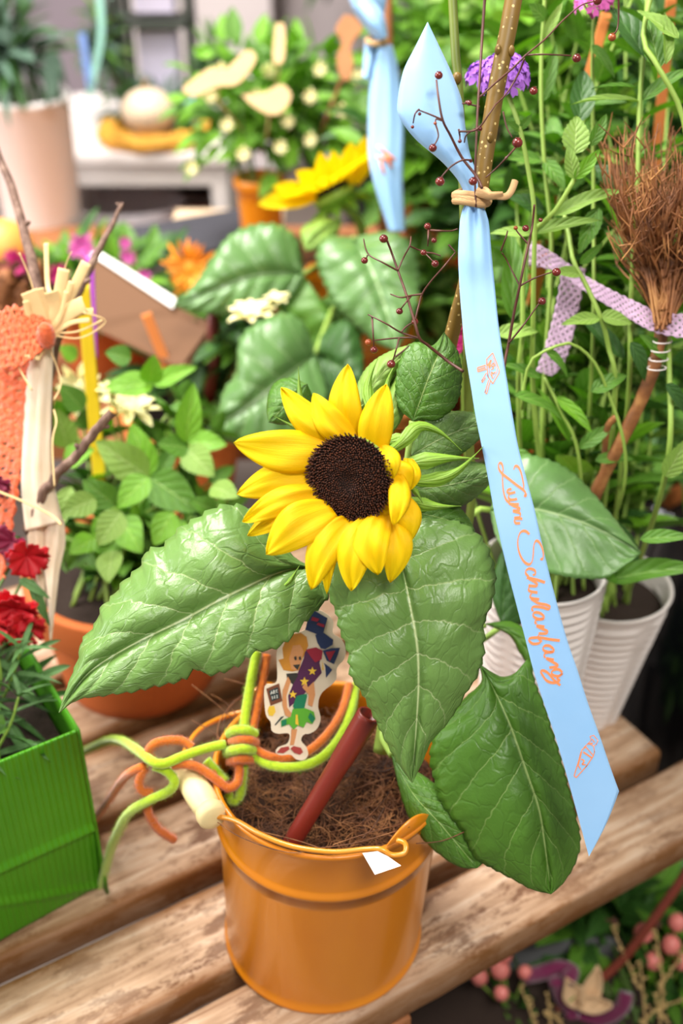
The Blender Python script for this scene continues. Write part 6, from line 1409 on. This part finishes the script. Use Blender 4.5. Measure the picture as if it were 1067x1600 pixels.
# ribbed white ball on a golden wreath, with dark greenery
rc_ = Vector((P(212, 205, 1.9).x + .01, CY + .088, CTOP))
t = NT('golden_raffia'); f = t.noise(t.obj(), 90, 4); t.set(color=t.mix(f, hexc('c07f20'), hexc('e8b040')), rough=.7); t.bump(f, .003); M['gold_raffia'] = t.m
wr = thing('wreath', 'flat golden straw wreath on the white cabinet', 'wreath', rc_); b = MB()
for k in range(9):
    b.tube([rc_ + Vector((cos(a) * (.085 + .014 * cos(k * .7)), sin(a) * (.085 + .014 * cos(k * .7)) * .9, .014 + .010 * sin(k * .7))) + Vector((0, 0, .002 * sin(a * 9 + k))) for a in [2 * pi * i / 60 for i in range(61)]], .0075, 6, cap=False)
b.build('straw', M['gold_raffia'], wr)
bl = thing('ribbed_ball', 'cream ribbed ball ornament lying on the golden wreath', 'ornament', rc_ + Vector((0, 0, .03))); b = MB(); rows = []
bc = rc_ + Vector((-.003, -.045, .062))
for i in range(25):
    th = pi * i / 24; rows.append([(bc + Vector((sin(th) * cos(a) * (1 + .05 * abs(sin(a * 10))), sin(th) * sin(a) * (1 + .05 * abs(sin(a * 10))), cos(th) * .86)) * .044, (0, 0)) for a in [2 * pi * j / 80 for j in range(80)]])
b.grid(rows, closed=True); b.build('body', plain('cream_ceramic', 'ead2b4', .5, .06), bl, weld=True)
b = MB(); b.tube([bc + Vector((0, 0, .036)), bc + Vector((0, 0, .052))], [.004, .003], 8); b.build('stub', M['brown_wood'], bl)
bush('fir_greenery', 'dark blue green sprigs behind the ribbed ball on the cabinet', 'plant', rc_ + Vector((0, .06, .02)), rc_ + Vector((0, .05, .045)), (.10, .04, .035), 120, 'lance', ['leaf_blue', 'leaf_dark'], .05, .009, 66)
bush('fir_greenery', 'dark green sprig standing right of the lantern', 'plant', rc_ + Vector((.07, .10, .02)), rc_ + Vector((.105, .08, .10)), (.022, .03, .07), 80, 'lance', ['leaf_dark', 'leaf_mid', 'leaf_blue'], .045, .009, 67)
bush('fir_greenery', 'blue green sprig standing left of the lantern', 'plant', rc_ + Vector((-.06, .10, .02)), rc_ + Vector((-.10, .10, .13)), (.018, .03, .10), 80, 'lance', ['leaf_blue', 'leaf_mid', 'leaf_light'], .05, .010, 68)
# lantern with a pale lit pane
ln = thing('lantern', 'dark framed lantern with pale violet panes on the cabinet', 'lantern', rc_ + Vector((0, .16, 0)))
lc0 = rc_ + Vector((-.005, .165, 0)); M['frame_dark'] = plain('dark_frame', '3a4038', .6)
for sx in (-1, 1):
    for sy in (-1, 1): b = MB(); b.box(lc0 + Vector((sx * .06, sy * .05, .14)), .010, .010, .28); b.build('post', M['frame_dark'], ln, smooth=False)
for z in (.012, .17, .276): b = MB(); b.box(lc0 + Vector((0, 0, z)), .13, .11, .010); b.build('plate', M['frame_dark'], ln, smooth=False)
for z0, z1 in ((.03, .16), (.185, .265)): b = MB(); b.box(lc0 + Vector((0, 0, (z0 + z1) / 2)), .07, .06, z1 - z0 - .006); b.build('candle', plain('violet_white_wax', 'd6cfe6', .5, .03), ln, smooth=False)
# small blue glass ball
b = MB(); b.ball(Vector((P(280, 142, 1.9).x, CY + .10, CTOP + .062)), .014, 20, 10); o = b.build('blue_ball', plain('pale_blue_glass', '7fa6e6', .15, .05), weld=True); tag(o, 'small pale blue glass ball at the right end of the wreath', 'ornament')
o2 = MB(); o2.lathe([(0, 0), (.010, 0), (.006, .02), (.010, .049)], (P(280, 142, 1.9).x, CY + .10, CTOP + .0003), 16); o2.build('stand', M['frame_dark'], o)
# far wall furniture: white column and dark recess with plants
b = MB(); b.box((-.40, 3.2, .55), .42, .3, 2.0); o = b.build('trim_1', M['wall'], smooth=False); structure(o)
b = MB(); b.box((.05, 3.3, .55), .40, .2, 2.0); o = b.build('trim_2', plain('warm_grey_wall', 'b5a9a8', .8, .06, 3), smooth=False); structure(o)
b = MB(); b.box((-1.0, 3.2, .5), .66, .3, 1.9); o = b.build('trim_3', plain('mauve_grey_wall', '8c7f86', .8, .1, 3), smooth=False); structure(o)
b = MB(); b.box((1.05, 3.0, .5), 1.4, .3, 1.9); o = b.build('trim_4', plain('dark_brown_wall', '4a3a2c', .8, .2, 4), smooth=False); structure(o)
for lab, c, rad, n, sd, ht in [('tall dark shrub in the background above the white flowered bush', (.13, 2.6, .32), (.20, .2, .30), 230, 71, 1), ('tall dark shrub far behind the upright ribbon tip', (.66, 2.15, .22), (.24, .2, .34), 230, 72, 1)]:
    R0 = Vector((c[0], c[1], FLOOR + .001)); pot('dark_pot', 'dark floor pot of the ' + lab, R0, .13, .10, .22, 'black', .03, .004)
    bush('tall_shrub', lab, 'plant', R0 + Vector((0, 0, .2)), c, rad, n, 'ovate', ['leaf_dark', 'leaf_dark', 'leaf_mid'], .10, .045, sd, 'tall dark shrubs')

# ------------------------------------------------------------------ plants on the display table behind, centre and right
rows_ = [(660, 250, 1.22, .07, .06, .10, 'ovate', ['leaf_mid', 'leaf_bright', 'leaf_dark'], .05, .024, 'leafy plant behind the berry twigs, right of the second ribbon'),
         (700, 60, 1.42, .10, .08, .13, 'ovate', ['leaf_bright', 'leaf_mid'], .055, .028, 'leafy plant behind the upright ribbon tip'),
         (835, 90, 1.15, .09, .07, .13, 'ovate', ['leaf_bright', 'leaf_mid', 'leaf_light'], .055, .028, 'bright leafy plant behind the purple flower'),
         (960, 80, 1.30, .11, .08, .14, 'ovate', ['leaf_mid', 'leaf_dark', 'leaf_light'], .06, .028, 'leafy plant behind the top right stems'),
         (1060, 180, 1.12, .08, .07, .12, 'lance', ['leaf_dark', 'leaf_mid'], .07, .02, 'dark leafy plant above the dry twig bunch'),
         (960, 330, 1.20, .09, .07, .11, 'ovate', ['leaf_mid', 'leaf_dark'], .055, .024, 'leafy plant behind the dry twig bunch'),
         (800, 330, 1.18, .08, .06, .10, 'ovate', ['leaf_dark', 'leaf_mid'], .05, .022, 'dark leafy plant behind the ribbon knot'),
         (870, 520, 1.10, .09, .06, .08, 'ovate', ['leaf_dark', 'leaf_mid', 'leaf_bright'], .05, .022, 'leafy plant behind the lilac lace'),
         (1020, 640, 1.12, .09, .07, .08, 'lance', ['leaf_mid', 'leaf_dark'], .06, .018, 'leafy plant behind the brown branch on the right'),
         (640, 480, 1.28, .06, .05, .07, 'ovate', ['leaf_mid', 'leaf_light'], .04, .018, 'low plant behind the berry twig left of the ribbon')]
for k, (px, py, d, rx, ry, rz, kd, mats, L, W, lab) in enumerate(rows_):
    c = P(px, py, d); base = Vector((c.x, c.y + .02, TZ + .0003 if c.y > .60 else .0003)); ph = min(.11, max(.05, c.z - rz - base.z)); 
    pot(['terracotta_pot', 'white_pot_small'][k % 3 == 1] if False else 'terracotta_pot', 'terracotta pot of the ' + lab, base, .052, .04, ph, 'terracotta' if k % 2 else 'terracotta_light', .02, .003)
    bush('leafy_plant', lab, 'plant', base + Vector((0, 0, ph - .02)), c, (rx, ry, rz), 120, kd, mats, L, W, 80 + k, None)
for k, (x, y, d, m, lab) in enumerate([(690, 300, 1.3, 'cream', 'pale cream wooden ball behind the ribbon knot'), (640, 330, 1.25, 'terracotta_light', 'terracotta ball left of the ribbon knot'), (985, 240, 1.3, 'kraft', 'tan ball seen between the right stems'), (1015, 130, 1.4, 'kraft', 'tan ball between the top right stems')]):
    c = P(x, y, d); b = MB(); b.ball(c, .026, 24, 12, (1, 1, .9)); o = b.build('wooden_ball', M[m], weld=True); tag(o, lab, 'ornament', 'balls on picks'); b = MB(); b.tube([c - Vector((0, 0, .02)), Vector((c.x, c.y, TZ + .0005))], .002, 6); b.build('pick', M['brown_wood'], o)
# ------------------------------------------------------------------ black glossy planter right of the bench end
t = NT('black_glazed'); t.set(color=hexc('0b0c0f'), rough=.12, coat=.6); M['black_glaze'] = t.m
def bigpot(lab, x, y, R, z1, name='black_planter'):
    t = thing(name, lab, 'planter', (x, y, FLOOR + .001)); Hh = z1 - FLOOR; b = MB()
    prof = [(0, 0), (R * .6, 0), (R * .75, Hh * .12), (R * .95, Hh * .45), (R, Hh * .7), (R * .96, Hh * .9), (R * .90, Hh * .97), (R * .93, Hh), (R * .86, Hh), (R * .84, Hh - .05), (0, Hh - .05)]
    b.lathe([tuple(q) for q in cr([(a, c_, 0) for a, c_ in prof[1:9]], 40)[0:0]] + prof, (x, y, FLOOR + .001), 64); b.build('body', M['black_glaze'], t, weld=True)
    b = MB(); b.lathe([(R * .84, Hh - .045), (0, Hh - .04)], (x, y, FLOOR + .001), 32); tag(b.build('soil', M['dark_soil'], t), kind='stuff'); return t
bigpot('large black glazed planter at the right edge beside the bench end', .50, .27, .13, .05)
bigpot('tall black planter standing behind the bench end, right of the white pots', .40, .49, .10, .05)
# ------------------------------------------------------------------ below the bench at the right: floor planter
bz = -.24
fp = thing('floor_planter', 'wide dark zinc planter on the floor under the right end of the bench', 'planter', (.24, .02, FLOOR + .001))
FPc = Vector((.25, .03, FLOOR + .001)); b = MB(); Hh = bz - FLOOR
b.lathe([(0, 0), (.16, 0), (.21, Hh - .01), (.216, Hh), (.206, Hh), (.20, Hh - .03), (0, Hh - .03)], FPc, 64, 1.1, .62, 0)
o = b.build('body', plain('dark_zinc', '3a3b3c', .5, .15), fp, weld=True)
b = MB(); b.lathe([(.20, Hh - .026), (0, Hh - .02)], FPc, 32, 1.1, .62); tag(b.build('soil', M['dark_soil'], fp), kind='stuff')
DQ = 1.02
def zq(x, y): return (720 + x * .3252, 1360 + y * .3252)
for k, (c, rad, n, mats, L, W, sd, lab, kd) in enumerate([
    (P(960, 1430, 1.10), (.12, .05, .05), 170, ['leaf_dark', 'leaf_mid', 'leaf_dark'], .07, .028, 91, 'dark leafy plant under the bench edge at the right', 'ovate'),
    (P(800, 1560, 1.06), (.05, .035, .035), 70, ['leaf_mid', 'leaf_dark', 'leaf_bright'], .035, .014, 92, 'small leafy plant under the pink berries at the bottom', 'ovate'),
    (P(1030, 1520, 1.06), (.05, .04, .05), 110, ['leaf_bright', 'leaf_mid', 'leaf_dark'], .035, .014, 93, 'small bright leafy plant under the berries at the right edge', 'ovate'),
    (P(930, 1500, 1.12), (.10, .05, .03), 110, ['leaf_dark'], .06, .026, 94, 'dark leaves behind the purple felt bowl', 'ovate')]):
    bush('leafy_plant', lab, 'plant', Vector((max(.08, min(.40, c.x)), max(-.02, min(.10, c.y)), bz - .022)), c, rad, n, kd, mats, L, W, sd)
M['pink_berry'] = plain('pink_berry', 'e08078', .4, .18, 60, coat=.2)
hb = thing('berry_sprig', 'sprig of five salmon pink berries below the bench edge', 'berries', P(775, 1560, 1.02)); root = P(795, 1590, 1.04)
for x, y, r in [(205, 405, 14), (190, 478, 15), (90, 512, 13), (308, 490, 11), (195, 590, 12)]:
    c = P(*zq(x, y), 1.0); b = MB(); b.ball(c, r / FPX, 18, 12, (1, 1, 1.12)); b.build('berry', M['pink_berry'], hb, weld=True)
    stem_obj(hb, [c - Vector((0, 0, r / FPX)), (c + root) / 2, root], .0011, .0014, 'stem_green', 6)
hb2 = thing('berry_sprig', 'sprig of salmon pink berries at the right edge below the bench', 'berries', P(1010, 1500, 1.02)); root = P(1030, 1570, 1.04)
for x, y, r in [(878, 300, 15), (1010, 358, 15), (925, 435, 14), (1062, 440, 13), (1040, 250, 14)]:
    c = P(*zq(x, y), 1.0); b = MB(); b.ball(c, r / FPX, 18, 12, (1, 1, 1.15)); b.build('berry', M['pink_berry'], hb2, weld=True)
    stem_obj(hb2, [c - Vector((0, 0, r / FPX)), (c + root) / 2, root], .0011, .0014, 'stem_green', 6)
# purple felt ring with dry pods
M['purple_felt'] = felt_mat('purple_felt', '6d2148')
pf = thing('felt_nest', 'purple felt loop around dry beige pods at the bottom right', 'decoration', P(930, 1570, 1.0))
for pts in ([(868, 1530), (878, 1560), (905, 1585), (940, 1592), (970, 1575), (978, 1552)], [(820, 1525), (845, 1520), (870, 1512), (893, 1518), (886, 1532)]):
    b = MB(); b.tube(cr([P(*p, 1.0 + .01 * sin(i)) for i, p in enumerate(pts)], 40), [.0068 * (1 + .08 * noise.noise(Vector((i * .4, 0, 0)))) for i in range(40)], 12); b.build('loop', M['purple_felt'], pf)
for bs, tp, w in [((905, 1575), (888, 1535), 17), ((915, 1580), (935, 1515), 15), ((900, 1570), (955, 1572), 14)]:
    p0, p1 = P(*bs, .995), P(*tp, .985); b = MB(); F3_ = frame(p1 - p0, TOCAM); L_ = (p1 - p0).length; rows = []
    for i in range(9):
        u = i / 8; hw = w / FPX * sin(pi * (.1 + .88 * u)) ; rows.append([(p0 + F3_ @ Vector((hw * q, L_ * u, -.006 * (1 - q * q) )), (u, q)) for q in (-1, -.6, -.2, .2, .6, 1)])
    b.grid(rows); o = b.build('pod', plain('dry_pod', 'd6b48c', .7, .15), pf); solid(o, .0012)
b = MB(); b.tube([P(900, 1585, 1.0), P(860, 1595, 1.03), P(850, 1610, 1.06)], .004, 8); b.build('loop_end', M['purple_felt'], pf)
# red brown rod and dry weeds
b = MB(); b.tube(cr([P(840, 1600, 1.02), P(950, 1520, 1.0), P(1000, 1465, .98), P(1075, 1360, .95)], 20), [.0042, .0042] + [.0040] * 18, 10); o = b.build('red_brown_rod', plain('red_brown_bark', '80392a', .5, .2, 100)); tag(o, 'red brown rod slanting across the bottom right plants', 'branch')
dw = thing('dry_weed', 'dry beige seed stalks at the bottom right', 'plant', P(1020, 1600, 1.02))
M['dry_beige'] = plain('dry_beige', 'c0a26a', .8, .2, 200); rnd = random.Random(12)
for pts in [[(1030, 1610), (1035, 1540), (1028, 1480), (1024, 1450)], [(1010, 1610), (1005, 1560), (1000, 1500)], [(1045, 1600), (1025, 1560), (1060, 1500), (1075, 1480)], [(1000, 1600), (1030, 1575), (1075, 1560)], [(998, 1545), (975, 1490), (955, 1445)], [(838, 1610), (825, 1570), (812, 1540)], [(862, 1610), (858, 1580), (855, 1550)], [(885, 1612), (868, 1590), (850, 1585)]]:
    _, c = stem_obj(dw, [P(*p, .99) for p in pts], .0012, .0007, 'dry_beige', 6)
    b = MB()
    for i in range(2, len(c), 2):
        p = Vector(c[i]); e = Vector((rnd.uniform(-1, 1), rnd.uniform(-.5, .2), rnd.uniform(.2, 1))).normalized(); b.tube([p, p + e * .003, p + e * .006], [.0005, .0013, .0004], 6)
    tag(b.build('seed_heads', M['dry_beige'], dw), kind='stuff')
for x, y in ((955, 1440), (1024, 1445)):
    b = MB(); c = P(x, y, .985)
    for i in range(7): e = Vector((cos(i), sin(i * 2) * .4, sin(i) * .5 + .5)).normalized(); b.tube([c, c + e * .003, c + e * .0055], [.0006, .0011, .0003], 5)
    tag(b.build('seed_heads', M['twig_dark'], dw), kind='stuff')
# pale grey trestle and beige stone seen between bench edge and plants
b = MB(); b.ball(P(1035, 1462, 1.09), .030, 24, 14, (1.5, .9, .8)); o = b.build('beige_stone', plain('beige_stone', 'cda987', .8, .1, 40), weld=True); tag(o, 'rounded beige stone behind the right hand berries', 'stone')
b = MB(); b.ball(P(868, 1505, 1.06), .014, 20, 12, (1.3, .9, .8)); o = b.build('beige_stone', M['kraft'], weld=True); tag(o, 'small tan stone left of the purple felt loop', 'stone')
c = G(835, 1440, -.30); boxthing('grey_block', 'pale grey stone block under the bench edge at the bottom', 'block', (c.x - .02, c.y + .09, FLOOR + .001), (.05, .05, .19), .4, plain('grey_stone', '98908c', .8, .08))

# blue and mint streamers hanging beside the lantern
for lab, pts, w, h in [('blue paper streamer hanging left of the lantern', [(128, 52), (134, 95), (142, 140)], .012, '5674ae'), ('mint green streamer hanging left of the lantern', [(155, -10), (158, 50), (148, 110), (140, 150)], .011, '76a898')]:
    b = MB(); strip(b, [P(*p, 1.86) for p in pts], w); o = b.build('streamer', plain('streamer_' + h, h, .6)); tag(o, lab, 'ribbon'); solid(o, .0008)
